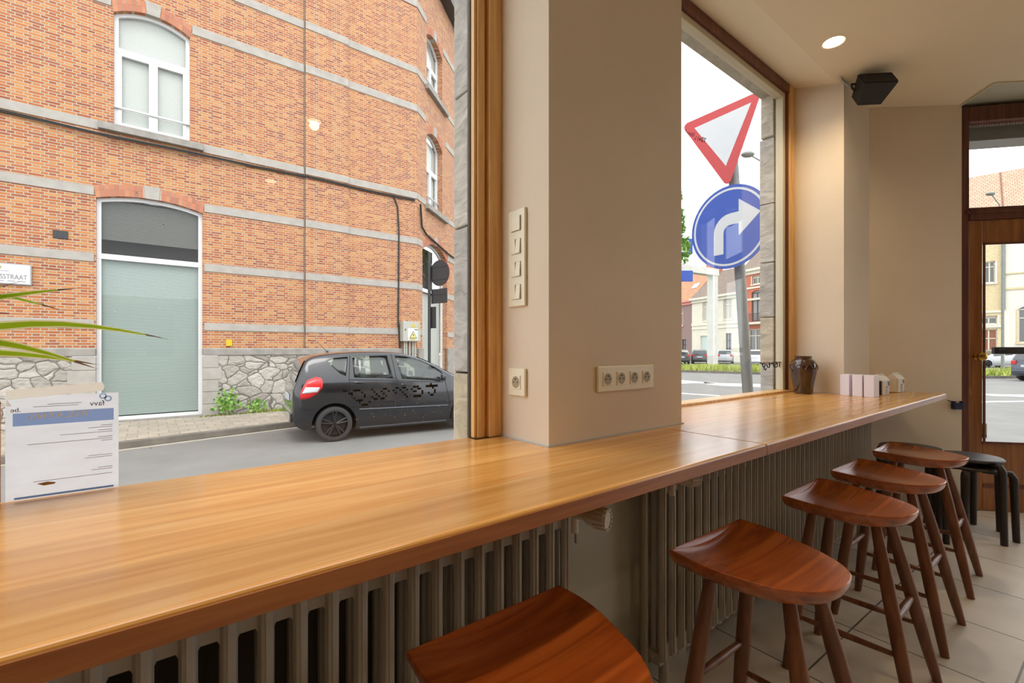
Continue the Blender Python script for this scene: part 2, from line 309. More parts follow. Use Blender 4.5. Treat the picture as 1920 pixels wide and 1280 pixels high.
# ------------------------------------------------------------------ room shell
CEIL = 2.94; TOP = .905
MB().prism([(-2.6,-4),(5.9,-4),(5.9,-.55),(4.82,.70),(4.3,1.30),(-2.6,1.30)], -.12, 0).build('floor', m_floor); struct(bpy.data.objects['floor'])
DD = Vector((.654, -.756, 0)); DN = Vector((.756, .654, 0)); DP = Vector((4.863, .595, 0))
def dpt(t, off=0): p = DP + DD*t + DN*off; return (p.x, p.y)
A_, B_, C_ = (4.566,.626), (4.356,.441), (4.488,.321)
D_ = dpt(1.2, -.463); E_ = dpt(1.45, -.1)
c = MB()
outl = [(-2.6,-4),(5.9,-4),(5.9,-.62),D_,C_,B_,A_,(4.13,1.012),(4.13,1.082),(-2.6,1.082)]
c.prism(outl, CEIL, CEIL+.06)
# sloping soffit above the window niches
c.add([(-2.6,1.082,CEIL),(4.13,1.082,CEIL),(4.13,1.40,3.045),(-2.6,1.40,3.045),(-2.6,1.082,CEIL+.1),(4.13,1.082,CEIL+.1),(4.13,1.40,3.14),(-2.6,1.40,3.14)],
      [(0,1,2,3),(4,5,6,7),(0,1,5,4),(2,3,7,6),(1,2,6,5),(0,3,7,4)])
o = struct(c.build('ceiling', m_ceil))
struct(MB().prism([A_, (4.95,.75), dpt(1.6,.2), (6.1,-.62), D_, C_, B_], 3.03, 3.09).build('trim_7', M('recess_panel', (196, 196, 176), .7)))
c = MB()
for a, b in [(A_, B_), (B_, C_), (C_, D_)]:
    d = (Vector(b)-Vector(a)).normalized(); n_ = Vector((d.y, -d.x))*.012
    c.add([(a[0],a[1],CEIL-.008),(b[0],b[1],CEIL-.008),(b[0]+n_.x,b[1]+n_.y,CEIL-.008),(a[0]+n_.x,a[1]+n_.y,CEIL-.008),(a[0],a[1],3.04),(b[0],b[1],3.04),(b[0]+n_.x,b[1]+n_.y,3.04),(a[0]+n_.x,a[1]+n_.y,3.04)],
          [(0,1,2,3),(4,5,6,7),(0,1,5,4),(2,3,7,6),(1,2,6,5),(0,3,7,4)])
struct(c.build('trim_1', m_beige))
# pillar between windows + parapets + head + corner pillar
w = MB()
w.box(.946, 1.655, 1.028, 1.40, 0, 3.03)
w.box(3.565, 4.10, 1.045, 1.50, 0, 3.03)
w.box(-2.6, .946, 1.12, 1.40, 0, .862)
w.box(1.655, 3.565, 1.12, 1.40, 0, .862)
w.box(-2.6, 4.3, 1.37, 1.50, 3.025, 3.3)
w.box(-2.6, -2.2, 1.05, 1.40, .862, 3.03)
struct(w.build('wall_street', m_wall))
w = MB().prism([(4.098,1.044),A_,(4.795,.69),(4.9,.82),(4.35,1.5),(4.13,1.5)], 0, 3.2); struct(w.build('wall_corner', m_wall))
w = MB().box(-2.75,-2.6,-4,1.4,0,3.1); struct(w.build('wall_left', m_wallb))
w = MB().box(-2.75,6.05,-4.15,-4,0,3.1); struct(w.build('wall_back', m_wallb))
w = MB().box(5.9,6.05,-4,-3.5,0,3.1).box(5.9,6.05,-3.5,-.9,0,.5).box(5.9,6.05,-3.5,-.9,2.7,3.1).box(5.9,6.05,-.9,-.62,0,3.1); struct(w.build('wall_right', m_wall))
# white caulk where counter meets walls
w = MB()
w.box(.94,1.665,1.0235,1.029,TOP,TOP+.005).box(.941,.9465,1.03,1.28,TOP,TOP+.005)
w.box(3.5595,3.566,1.045,1.33,TOP,TOP+.005).box(3.56,4.09,1.0395,1.046,TOP,TOP+.005)
struct(w.build('trim_2', m_white))
# lower painted panel below pillar
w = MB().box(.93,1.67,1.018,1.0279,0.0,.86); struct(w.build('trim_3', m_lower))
w = MB().box(-2.59,.93,1.11,1.1199,0,.86).box(1.67,3.56,1.11,1.1199,0,.86); struct(w.build('trim_4', M('niche_shade', (92, 86, 78), .7)))  # wall behind the radiators, coloured dark for the shade under the counter

# window 1
w1 = thing('window_1', None, None, kind='structure')
f = MB()
f.box(.895,.946,1.262,1.318,TOP,3.03)
f.build('window_frame', m_pine, w1, bevel=.004)
f = MB().box(.848,.895,1.285,1.318,TOP,3.03).box(.858,.886,1.277,1.285,TOP,3.03).box(-2.2,.848,1.285,1.36,2.95,3.03)
f.build('casing', m_pine, w1, bevel=.003)
MB().box(.8445,.8478,1.306,1.3195,TOP,2.95).box(-2.2,-2.19,1.292,1.345,TOP,2.95).build('glazing_bead', m_dark, w1)
MB().box(-2.19,.8445,1.312,1.318,TOP-.03,2.95).build('glass_pane', m_glass, w1)
# window 2
w2 = thing('window_2', None, None, kind='structure')
MB().box(3.478,3.565,1.335,1.42,TOP,3.03).box(1.655,3.478,1.325,1.42,TOP-.004,TOP+.014).box(1.655,1.70,1.335,1.42,TOP,3.0).build('window_frame', m_pine, w2, bevel=.004)
MB().box(3.458,3.478,1.343,1.41,TOP+.01,2.985).box(1.70,3.478,1.335,1.41,2.962,3.02).build('dark_frame', m_brown, w2, bevel=.003)
MB().box(3.420,3.4575,1.355,1.405,TOP+.014,2.962).box(1.70,3.42,1.355,1.405,2.925,2.9615).build('inner_bead', m_beige, w2, bevel=.003)
MB().box(1.70,3.42,1.372,1.378,TOP+.014,2.925).build('glass_pane', m_glass, w2)
# rough stone jambs and heads outside
w = MB()
rnd = random.Random(3)
def stones(x0, x1, y0, y1, z0, z1):
    z = z0
    while z < z1:
        h = rnd.uniform(.22, .5); e = rnd.uniform(-.006, .008)
        w.box(x0+max(0,e), x1, y0, y1+e, z, min(z+h-.006, z1)); z += h
stones(.845, 1.5, 1.3205, 1.412, -.4, 3.1)
stones(.853, 1.5, 1.412, 1.428, -.4, 3.1)
stones(3.405, 4.4, 1.412, 1.50, -.4, 3.1)
w.box(1.1, 1.80, 1.41, 1.50, -.4, 3.1)
o = w.build('stone_surround', m_stone, bevel=.006); tag(o, kind='structure'); o.name = 'trim_5'
w = MB().box(-2.6,3.6,1.405,1.44,-.44,.86); w.box(1.5,3.6,1.415,1.50,2.965,3.35); struct(w.build('wall_exterior', m_stone, bevel=.004))
w = MB().box(-2.2,.84,1.365,1.46,2.95,3.3); o = struct(w.build('trim_6', m_stone))

# ------------------------------------------------------------------ door and shopfront at the chamfered corner
ang = math.atan2(DD.y, DD.x)
d1 = thing('door_1', None, None, loc=(DP.x, DP.y, 0), rz=ang, kind='structure')
dl = MB()
MB().box(-.12,-.055,-.03,.06,0,3.0).box(-.055,.95,-.03,.06,2.888,3.0).box(.95,1.02,-.03,.06,0,3.0).build('door_frame', m_brown, d1, bevel=.004)
MB().box(-.055,.95,-.035,.05,2.157,2.248).box(-.08,.95,-.045,.05,2.20,2.222).build('transom_bar', m_brown, d1, bevel=.004)
MB().box(-.055,.95,.018,.024,2.248,2.888).build('transom_glass', m_glass, d1)
ch = MB()
for k in range(60): ch.box(-.05+k*.0165,-.05+k*.0165+.009,.03,.034,2.868,2.884)
ch.build('beaded_strip', m_white, d1)
leafm = MB().box(-.085,.034,-.02,.03,.004,2.155).box(.86,.95,-.02,.03,.004,2.155).box(.034,.86,-.02,.03,1.984,2.155).box(.034,.86,-.02,.03,.004,.50)
dleaf = leafm.build('door_leaf', m_door, d1, bevel=.003)
MB().box(.03,.86,-.028,-.0195,.498,.516).box(.034,.86,-.027,-.0195,.175,.205).box(.034,.048,-.03,-.0195,.516,1.984).box(.034,.86,-.03,-.0195,1.970,1.984).build('moulding', m_brown, dleaf, bevel=.002)
MB().box(.034,.86,.002,.008,.50,1.984).build('door_glass', m_glass, d1)
kn = MB(); kn.lathe([(.024,0),(.024,.004),(.012,.006),(.012,.03),(.024,.038),(.032,.052),(.030,.064),(.014,.070)], 20)
k_ = kn.build('door_knob', m_brass, dleaf, smooth=True); k_.location = (-.007,-.02,1.144); k_.rotation_euler = (R(90),0,0)
MB().box(-.054,-.042,-.024,-.02,.865,.905).build('keyhole_plate', m_brass, dleaf, bevel=.002)
st = MB().box(.036,.075,-.001,.0015,.535,.645).build('card_sticker', m_plate2, d1)
MB().prism_y([(.047,.62),(.055,.628),(.063,.62),(.055,.612)],-.002,-.001).prism_y([(.047,.585),(.055,.593),(.063,.585),(.055,.577)],-.002,-.001).build('card_mark', m_red, st)
MB().box(.04,.072,-.002,-.001,.545,.562).build('card_print', m_blue, st)
MB().box(.145,.86,.03,.06,1.162,1.214).box(.17,.20,.008,.03,1.175,1.20).box(.80,.83,.008,.03,1.175,1.20).build('push_bar', m_dark, d1, bevel=.003)
# outside roller-shutter box above the door
MB().box(-.3,1.4,.12,.30,2.80,3.05).build('shutter_box', m_greyfr, d1)
w3 = thing('window_3', None, None, loc=(DP.x, DP.y, 0), rz=ang, kind='structure')
MB().box(1.02,1.08,-.03,.06,0,3.0).box(1.08,1.7,-.03,.06,0,.2).box(1.08,1.7,-.03,.06,2.9,3.0).build('window_frame', m_brown, w3)
MB().box(1.08,1.7,.01,.016,.2,2.9).build('glass_pane', m_glass, w3)
w4 = thing('window_4', None, None, kind='structure')
MB().box(5.95,6.0,-3.5,-3.44,.5,2.7).box(5.95,6.0,-.96,-.9,.5,2.7).box(5.95,6.0,-3.44,-.96,.5,.56).box(5.95,6.0,-3.44,-.96,2.64,2.7).build('window_frame', m_brown, w4)
MB().box(5.97,5.976,-3.44,-.96,.56,2.64).build('glass_pane', m_glass, w4)

# ------------------------------------------------------------------ counter
ct = thing('window_counter', 'long polished wooden counter running under both windows', 'counter', (0,0,0))
b = MB().prism([(-2.55,.648),(1.512,.648),(1.512,.905),(1.512,1.0278),(.946,1.0278),(.946,1.262),(.842,1.262),(.842,1.3115),(-2.55,1.3115)], .868, TOP)
b.build('counter_board', m_counter, ct, bevel=.006, seg=3)
b = MB().prism([(1.5135,.648),(4.175,.648),(4.175,.962),(4.118,1.012),(4.092,1.044),(3.5645,1.044),(3.5645,1.335),(1.6555,1.335),(1.6555,1.0278),(1.5135,1.0278)], .868, TOP)
b.build('counter_board', m_counter, ct, bevel=.006, seg=3)
MB().box(-2.55,1.512,.6455,.648,.870,.900).box(1.5135,4.175,.6455,.648,.870,.900).build('front_edge', m_edge, ct, bevel=.002)
for x in (-1.0, 1.3, 2.5, 3.9):
    MB().box(x-.015,x+.015,.74,1.017 if x == 1.3 else 1.10,.853,.868).box(x-.015,x+.015,1.005 if x == 1.3 else 1.09,1.017 if x == 1.3 else 1.10,.70,.868).build('bracket', m_rad, ct)

# ------------------------------------------------------------------ radiators
def section():
    s = MB()
    for y, wd in ((0,.0135),(.034,.009),(.066,.009)):
        s.tube([(0,y,.13),(0,y,.16),(0,y,.77),(0,y,.81)], [wd*.7,wd,wd,wd*.7], 8)
    s.box(-.012,.012,0,.066,.74,.785).box(-.012,.012,0,.066,.115,.155)
    s.tube([(-.029,.012,.762),(.029,.012,.762)], .022, 10).tube([(-.029,.050,.762),(.029,.050,.762)], .018, 10)
    s.tube([(-.029,.04,.14),(.029,.04,.14)], .022, 10)
    s.box(-.0035,.0035,-.016,-.011,.14,.77)
    s.prism_y([(0,.80),(.0575,.80),(.0575,.64),(.0475,.64),(.0465,.688),(.041,.700),(.0165,.700),(.011,.688),(.010,.64),(0,.64)], .001, .009)
    s.prism_y([(0,.12),(.0575,.12),(.0575,.22),(.0475,.22),(.0465,.19),(.041,.178),(.0165,.178),(.011,.19),(.010,.22),(0,.22)], .001, .009)
    return s
rad_mesh = None
def radiator(x0, n, pitch, label, y=.935):
    global rad_mesh
    t = thing('radiator', label, 'radiator', (x0, y, 0), 0, None)
    for i in range(n):
        if rad_mesh is None: o = section().build('radiator_section', m_rad, t, smooth=True); rad_mesh = o.data
        else: o = bpy.data.objects.new('radiator_section', rad_mesh); col.objects.link(o); o.parent = t
        o.location = (i*pitch, 0, 0)
    for x in (pitch*1.0, pitch*(n-2)):
        MB().tube([(x,.03,0),(x,.03,.12)], [.02,.014], 10).build('foot', m_rad, t, smooth=True)
    return t
radiator(-.76, 30, .058, 'cast iron column radiator under the counter, left of the painted wall panel')
radiator(1.385, 41, .0565, 'long cast iron column radiator under the counter behind the row of stools')
def valve(x, y, z, label, L=.09, rz=0):
    t = thing('radiator_valve', label, 'valve', (x, y, z), rz)
    MB().tube([(-.055,0,0),(-.02,0,0)], .014, 14).tube([(-.05,.0,.002),(-.05,.0,-.05)], .010, 10).build('valve_body', m_trv, t, smooth=True)
    h = MB().tube([(-.02,0,0),(-.012,0,0),(.012,0,0),(.034,0,0),(.040,0,0)], [.016,.021,.024,.026,.021], 24)
    hd = h.build('valve_head', m_trv, t, smooth=True)
    g = MB()
    for k in range(14):
        a = k*math.tau/14; g.box(.008,.043,.0225,.0285,-.0026,.0026, Matrix.Rotation(a, 4, 'X'))
    g.build('grip_rib', m_trv, hd); return t
valve(.900, .812, .768, 'cream radiator valve by the painted wall panel, nearest the camera', rz=R(-70))
valve(1.375, .842, .778, 'cream radiator valve under the counter above the second stool', rz=R(-20))
pp = thing('heating_pipe', 'vertical painted heating pipe left of the long radiator', 'pipe', (1.325, .965, 0))
MB().tube([(0,0,0),(0,0,.74),(0,0,.84)], .0135, 12).build('pipe_run', m_pipe, pp, smooth=True)
MB().lathe([(.024,0),(.024,.006),(.015,.012)], 16).build('floor_collar', m_pipe, pp, smooth=True)

# ------------------------------------------------------------------ stools
def seat_mesh():
    W, L = .192, .356; nt_, ns = 26, 20
    def outline(t): return W*(1+.035*math.sin(min(1,t*2)*math.pi))*max(0.,1-t**2.8)**.47
    def topz(x, y):
        t = -y/L; r = abs(x)/max(outline(min(t,.985)), .04)
        return .630 + .022*(abs(x)/W)**2*(1-.75*min(1,t*1.15)) + .014*t**3
    s = MB(); layers = [(.985,0,0),(.997,-.0015,1),(1,-.005,1),(.992,-.016,1),(.96,-.030,1),(.90,-.042,1),(.80,-.050,1)]
    ts = [math.sin(i/nt_*math.pi/2) for i in range(nt_+1)]
    out = [( outline(t), -L*t) for t in ts]; ring = [(x, y) for x, y in out] + [(-x, y) for x, y in out[-2::-1]]
    # top grid
    g = []
    for t in ts:
        y = -L*t*.985
        for k in range(ns+1):
            x = (-1+2*k/ns)*outline(t)*.985; g.append((x, y-.002, topz(x, y)))
    fs = [(i*(ns+1)+k, i*(ns+1)+k+1, (i+1)*(ns+1)+k+1, (i+1)*(ns+1)+k) for i in range(nt_) for k in range(ns)]
    s.add(g, fs)
    rings = []
    cy = -L*.42
    for sc_, dz, _ in layers:
        rr = []
        for x, y in ring: rr.append((x*sc_, cy+(y-cy)*sc_ if _ else -.002+y*.985, topz(x, y)+dz*1.0))
        rings.append(rr)
    n = len(ring); vs = [p for r in rings for p in r]; f2 = []
    for i in range(len(rings)-1):
        for k in range(n): f2.append((i*n+k, i*n+(k+1)%n, (i+1)*n+(k+1)%n, (i+1)*n+k))
    f2.append(tuple(range((len(rings)-1)*n, len(rings)*n)))
    s.add(vs, f2); return s
def make_stool():
    t = thing('bar_stool', 'x', 'stool', (0,0,0), 0, 'wooden bar stools along the counter')
    st = seat_mesh().build('seat', m_seat, t, smooth=True)
    L = {}
    for nm, (tx, ty, bx, by) in {'bl': (-.105,-.075,-.165,-.005), 'br': (.105,-.075,.165,-.005), 'fl': (-.075,-.255,-.175,-.38), 'fr': (.075,-.255,.175,-.38)}.items():
        a = Vector((tx,ty,.600)); z = Vector((bx,by,0)); L[nm] = (a, z)
        p = [a.lerp(z, q) for q in (0,.05,.3,.6,.85,1)]
        MB().tube(p, [.0145,.016,.021,.0215,.018,.0145], 14).build('leg', m_leg, t, smooth=True)
    def bar(n1, n2, h, r):
        a = L[n1][0].lerp(L[n1][1], 1-h/.600); z = L[n2][0].lerp(L[n2][1], 1-h/.600)
        p = [a.lerp(z, q) for q in (0,.1,.5,.9,1)]
        MB().tube(p, [r*.6,r*.75,r,r*.75,r*.6], 12).build('stretcher', m_leg, t, smooth=True)
    bar('fl','fr',.30,.0135); bar('bl','br',.30,.012); bar('fl','bl',.20,.011); bar('fr','br',.20,.011)
    return t
stool0 = make_stool()
SL = [(.560,.782,0,'wooden bar stool nearest the camera, cut off by the photo bottom edge'),
      (1.312,.730,-1,'wooden bar stool with half-round seat below the four-socket plate, second from the camera'),
      (2.058,.747,1,'middle wooden bar stool of the five along the counter'),
      (2.618,.762,0,'wooden bar stool with half-round seat, second from the corner wall'),
      (3.275,.780,2,'farthest wooden bar stool, beside the dark stools near the door')]
for i, (x, y, a, lb) in enumerate(SL):
    o = stool0 if i == 0 else copy_tree(stool0)
    o.location = (x, y, 0); o.rotation_euler = (0,0,R(a)); o['label'] = lb
def dark_stool(x, y, h, rz, lb, spl=.0):
    t = thing('stacking_stool', lb, 'stool', (x, y, 0), rz, 'dark round stacking stools')
    MB().lathe([(.02,h),(.12,h),(.160,h-.004),(.166,h-.012),(.160,h-.022),(.12,h-.026),(.02,h-.026)][::-1], 36).build('seat', m_dkstool, t, smooth=True)
    for k in range(4):
        a = R(45+90*k); c_, s_ = math.cos(a), math.sin(a)
        p = [(c_*.06,s_*.06,h-.038),(c_*.15,s_*.15,h-.036),(c_*.186,s_*.186,h-.036),(c_*.198,s_*.198,h-.06),(c_*.20,s_*.20,h-.12),(c_*.21,s_*.21,0)]
        MB().tube(p, [.015,.016,.021,.022,.021,.018], 10).build('leg', m_dkstool, t, smooth=True)
    return t
dark_stool(4.235,.545,.505, R(9), 'dark round stool on top of its stack beside the door')
dark_stool(4.235,.545,.452, R(9+38), 'dark round stool under the top one of the stack by the door')
dark_stool(3.96,.79,.56, R(20), 'dark round stool standing under the far end of the counter')

# ------------------------------------------------------------------ switches and sockets
def socket_face(parent, x, z):
    g = thing_part = MB().box(x-.0225,x+.0225,-.0125,-.009,z-.0225,z+.0225).build('socket_insert', m_plate, parent, bevel=.0015)
    r = MB(); n = 24
    vs = []; fs = []
    for rr, yy in ((.0195,-.0128),(.0185,-.0045),(.0,-.0045)):
        for k in range(n): vs.append((x+rr*math.cos(k*math.tau/n), yy-.0006, z+rr*math.sin(k*math.tau/n)))
    fs = [(i*n+k,i*n+(k+1)%n,(i+1)*n+(k+1)%n,(i+1)*n+k) for i in range(2) for k in range(n)]
    r.add([(v[0], v[1]-.0055 if abs(v[0]-x)<.0194 and False else v[1], v[2]) for v in vs], fs)
    rc = MB().prism_y([(x+.0192*math.cos(k*math.tau/24), z+.0192*math.sin(k*math.tau/24)) for k in range(24)], -.0132, -.0124).build('recess_shade', m_recess, g)
    MB().prism_y([(x-.0095+.0026*math.cos(k*math.tau/10), z+.0026*math.sin(k*math.tau/10)) for k in range(10)], -.0136, -.0131).prism_y([(x+.0095+.0026*math.cos(k*math.tau/10), z+.0026*math.sin(k*math.tau/10)) for k in range(10)], -.0136, -.0131).build('contact_hole', m_blk, rc)
    MB().tube([(x,-.013,z+.010),(x,-.018,z+.010)], .0022, 8).build('earth_pin', m_galv, rc)
m_recess = M('recess_shade', (170, 158, 128), .5)  # darker cream stands for shade in the flat socket recesses and switch gaps
s1 = thing('wall_socket', 'single cream wall socket on the pillar side below the switches', 'socket', (.946, 1.172, 1.093), R(-90))
MB().box(-.043,.043,-.010,0,-.045,.045).build('cover_plate', m_plate, s1, bevel=.004, seg=3); socket_face(s1, 0, 0)
s4 = thing('wall_socket', 'horizontal cream plate of four sockets on the pillar front', 'socket', (1.307, 1.028, 1.10), 0)
MB().box(-.152,.152,-.010,0,-.043,.043).build('cover_plate', m_plate, s4, bevel=.004, seg=3)
for k in range(4): socket_face(s4, (-1.5+k)*.071, 0)
sw = thing('light_switch_plate', 'vertical cream plate with four light switches on the pillar side', 'light switch', (.946, 1.172, 1.494), R(-90))
MB().box(-.043,.043,-.010,0,-.157,.157).build('cover_plate', m_plate, sw, bevel=.004, seg=3)
for k in range(4):
    z = (1.5-k)*.0735
    MB().box(-.0235,.0235,-.0115,-.0095,z-.024,z+.024).build('switch_gap', m_recess, sw)
    if k == 0: MB().box(-.0225,.0225,-.015,-.0114,z-.023,z+.023).build('rocker', m_plate, sw, bevel=.001)
    else:
        for s_ in (-1, 1):
            x0, x1 = (-.0225,-.0008) if s_ < 0 else (.0008,.0225)
            y_t, y_b = (-.0125,-.0165) if s_ > 0 else (-.0165,-.0125)
            MB().add([(x0,-.0114,z-.023),(x1,-.0114,z-.023),(x1,-.0114,z+.023),(x0,-.0114,z+.023),(x0,y_b,z-.023),(x1,y_b,z-.023),(x1,y_t,z+.023),(x0,y_t,z+.023)],
                     [(0,3,2,1),(4,5,6,7),(0,1,5,4),(1,2,6,5),(2,3,7,6),(3,0,4,7)]).build('rocker', m_plate, sw)

# ------------------------------------------------------------------ downlights and speaker
m_lampglow = M('lamp_glow', (255, 226, 176), .5, emit=14.0)
def downlight(x, y, lb, z=CEIL, power=LAMP, cone=150, blend=.9):
    t = thing('downlight', lb, 'ceiling light', (x, y, z), 0, 'recessed ceiling downlights')
    n = 28; vs = []; prof = [(.050,0),(.058,-.003),(.060,-.001),(.060,0.001)]
    r = MB(); r.add([(p*math.cos(k*math.tau/n), p*math.sin(k*math.tau/n), q) for p, q in prof for k in range(n)], [(i*n+k,i*n+(k+1)%n,(i+1)*n+(k+1)%n,(i+1)*n+k) for i in range(3) for k in range(n)]); r.build('trim_ring', m_ceil, t, smooth=True)
    MB().lathe([(.0505,-.0015),(.0505,.0005)], 28).build('lamp_lens', m_lampglow, t)
    ld = bpy.data.lights.new('lamp_light', 'SPOT'); ld.energy = power; ld.color = (1,.79,.52); ld.spot_size = R(cone); ld.spot_blend = blend; ld.shadow_soft_size = .035
    lo = bpy.data.objects.new('lamp_light', ld); col.objects.link(lo); lo.parent = t; lo.location = (0,0,-.03); return t
downlight(3.06,.946,'lit round recessed ceiling light above the long radiator window', power=LAMP*1.6)
downlight(.36,.50,'recessed ceiling light above the stools, outside the photo', power=LAMP*2.6, cone=54, blend=.7)
downlight(-1.1,.52,'unseen ceiling light added above the left end of the counter', power=LAMP, cone=90)  # added lamp, unseen, past the left of the view
for x in (-1.2, 1.0, 3.2):  # unseen ceiling lamps added to fill the room from behind the camera
    for y in (-1.1, -2.7): downlight(x, y, 'unseen ceiling light added for fill behind the camera', power=LAMP*.8)
# speaker
sp = thing('wall_speaker', 'small black loudspeaker hanging from the ceiling by the corner pillar', 'speaker', (3.58,.90,2.83))
tb = Matrix.Rotation(R(-52), 4, 'Z') @ Matrix.Rotation(R(-28), 4, 'X') @ Matrix.Rotation(R(0), 4, 'Y')
tb2 = Matrix.Rotation(R(-44), 4, 'Z') @ Matrix.Rotation(R(-35), 4, 'X')
m_spk = M('speaker_black', (30, 28, 28), .5, bmp=.1, bs=200)
body = MB(); pr = [(-.10,-.07),(.10,-.07),(.07,.07),(-.07,.07)]
body.prism(pr, -.055, .055, tb2); body.build('speaker_cabinet', m_spk, sp, bevel=.005)
MB().box(-.092,.092,-.076,-.0705,-.047,.047, tb2).build('grille', M('grille', (40, 38, 36), .7, bmp=.4, bs=500), sp)
up = tb2 @ Vector((0,0,.055))
def bp(x, y, z): return tb2 @ Vector((x, y, z))
MB().tube([bp(-.10,0,0), bp(-.105,0,.03), bp(-.095,0,.075), bp(0,0,.085), bp(.095,0,.075), bp(.105,0,.03), bp(.10,0,0)], .007, 8).tube([bp(0,0,.085), Vector((bp(0,0,.085).x, bp(0,0,.085).y, .11))], .008, 8).build('bracket', m_spk, sp, smooth=True)
cd = thing('cable_duct', 'small white cable duct at the pillar corner beside the speaker', 'cable duct', (3.565,1.045,2.9))
MB().box(-.095,.0,-.012,0,.018,.034, Matrix.Rotation(R(0),4,'Z')).build('duct_piece', m_white, cd)
d2 = MB().tube([(-.005,-.008,.026),(.06,-.04,-.012)], .009, 6).build('duct_piece', m_white, cd)
MB().tube([(.06,-.04,-.012),(.075,-.05,-.03),(.08,-.09,-.035)], .003, 6).build('wire', m_cable, cd)

# ------------------------------------------------------------------ things on the counter
vs_ = thing('glazed_vase', 'dark brown glazed ceramic vase on the counter beside the second window', 'vase', (3.415,1.228,TOP))
m_vase = M('brown_glaze', (66, 40, 26), .12, var=.35, vs=14, bmp=.25, bs=16, coat=.8)
prof = [(.02,.0005),(.056,.001),(.060,.01),(.063,.04),(.070,.08),(.080,.125),(.087,.160),(.088,.180),(.084,.200),(.072,.218),(.058,.228),(.052,.233),(.054,.241),(.058,.245),(.054,.248),(.047,.243),(.044,.232),(.04,.20),(.04,.12),(.01,.11)]
prof = [(r*.90, z) for r, z in prof]
MB().lathe(prof, 48).build('vase_body', m_vase, vs_, smooth=True)
dc = MB()
for k in range(8):
    a = k*math.tau/8; p = []
    for j in range(9):
        u = j/8; aa = a+(u-.5)*.62; z = .178-.03*math.sin(u*math.pi)*-1*.6; r_ = .0785
        p.append((r_*math.cos(aa), r_*math.sin(aa), .162+.03*math.sin(u*math.pi)-.0))
    dc.tube(p, .0032, 6)
dc.build('relief_garland', m_vase, vs_, smooth=True)
m_pink = M('white_carton', (238, 230, 240), .45)
BX = [(3.468,.857,'white carton box, nearest the stools of the three on the counter'),(3.472,.918,'middle white carton box of the three on the counter'),(3.486,.985,'white carton box nearest the wall of the three on the counter')]
for i, (x, y, lb) in enumerate(BX):
    t = thing('carton_box', lb, 'box', (x+.04, y+.027, TOP), R(-4 if i < 2 else -9), 'white cartons on the counter')
    MB().box(-.04,.04,-.0265,.0265,0,.130).build('carton', m_pink, t, bevel=.002)
    MB().box(-.0395,.0395,-.026,.026,.1302,.1335).build('lid_flap', m_pink, t, bevel=.001)
m_bagk = M('black_foil', (44, 42, 42), .3, bmp=.3, bs=30); m_bagw = M('white_bag', (226, 220, 208), .6, bmp=.15, bs=25)
def bag(x, y, rz, colr, dark, lb):
    t = thing('coffee_bag', lb, 'bag', (x, y, TOP), rz, 'white coffee bags on the counter')
    MB().add([(-.052,-.034,0),(.052,-.034,0),(.052,.034,0),(-.052,.034,0),(-.055,-.036,.095),(.055,-.036,.095),(.055,.036,.095),(-.055,.036,.095),(-.054,-.014,.122),(.054,-.014,.122),(.054,.010,.122),(-.054,.010,.122)],
             [(0,3,2,1),(0,1,5,4),(1,2,6,5),(2,3,7,6),(3,0,4,7),(4,5,9,8),(5,6,10,9),(6,7,11,10),(7,4,8,11),(8,9,10,11)]).build('bag_body', [m_bagw], t, bevel=.006, seg=3)
    MB().box(-.0575,-.0545,-.03,.032,.004,.092).build('side_gusset', m_bagk if dark else m_plate2, t, bevel=.001)
    MB().box(-.054,.054,-.004,.002,.118,.134).build('top_fold', m_bagw, t, bevel=.001)
    MB().prism_y([(.018,.085),(.034,.088),(.040,.066),(.030,.060)], -.0385, -.0365).build('colour_mark', colr, t)
    l = MB(); l.box(-.012,.022,-.0385,-.0365,.050,.055)
    for k in range(5): l.box(-.012,.012+.006*(k%2),-.0380,-.0365,.040-k*.007,.042-k*.007)
    l.build('print_lines', M('grey_print', (120, 116, 116), .6), t)
bag(3.712,.892,R(-6), m_blue, True, 'white coffee bag with a blue mark and black side on the counter')
bag(4.02,.882,R(-6), m_red, False, 'white coffee bag with a red mark, farthest along the counter')
dcl = MB()
for (x, y) in ((3.72,.735),(3.83,.75),(3.93,.765),(4.03,.79),(4.08,.83)):
    dcl.box(x-.022,x+.022,y-.005,y+.005,TOP+.0002,TOP+.0006)
tag(dcl.build('counter_sticker', m_plate2), 'row of small pale label stickers on the far end of the counter', 'sticker')
bh = thing('wall_hook', 'small dark blue plastic holder on the wall beside the door', 'hook', (4.532,.652,.80), math.atan2(-.386,.436))
MB().box(-.035,.035,-.03,-.001,-.028,.018).box(-.035,-.02,-.03,-.001,.018,.03).box(.02,.035,-.03,-.001,.018,.030).build('holder', M('navy_plastic', (32, 34, 70), .4), bh, bevel=.003)
MB().tube([(-.06,-.006,.035),(-.02,-.010,.02)], .003, 6).build('cord', m_cable, bh)

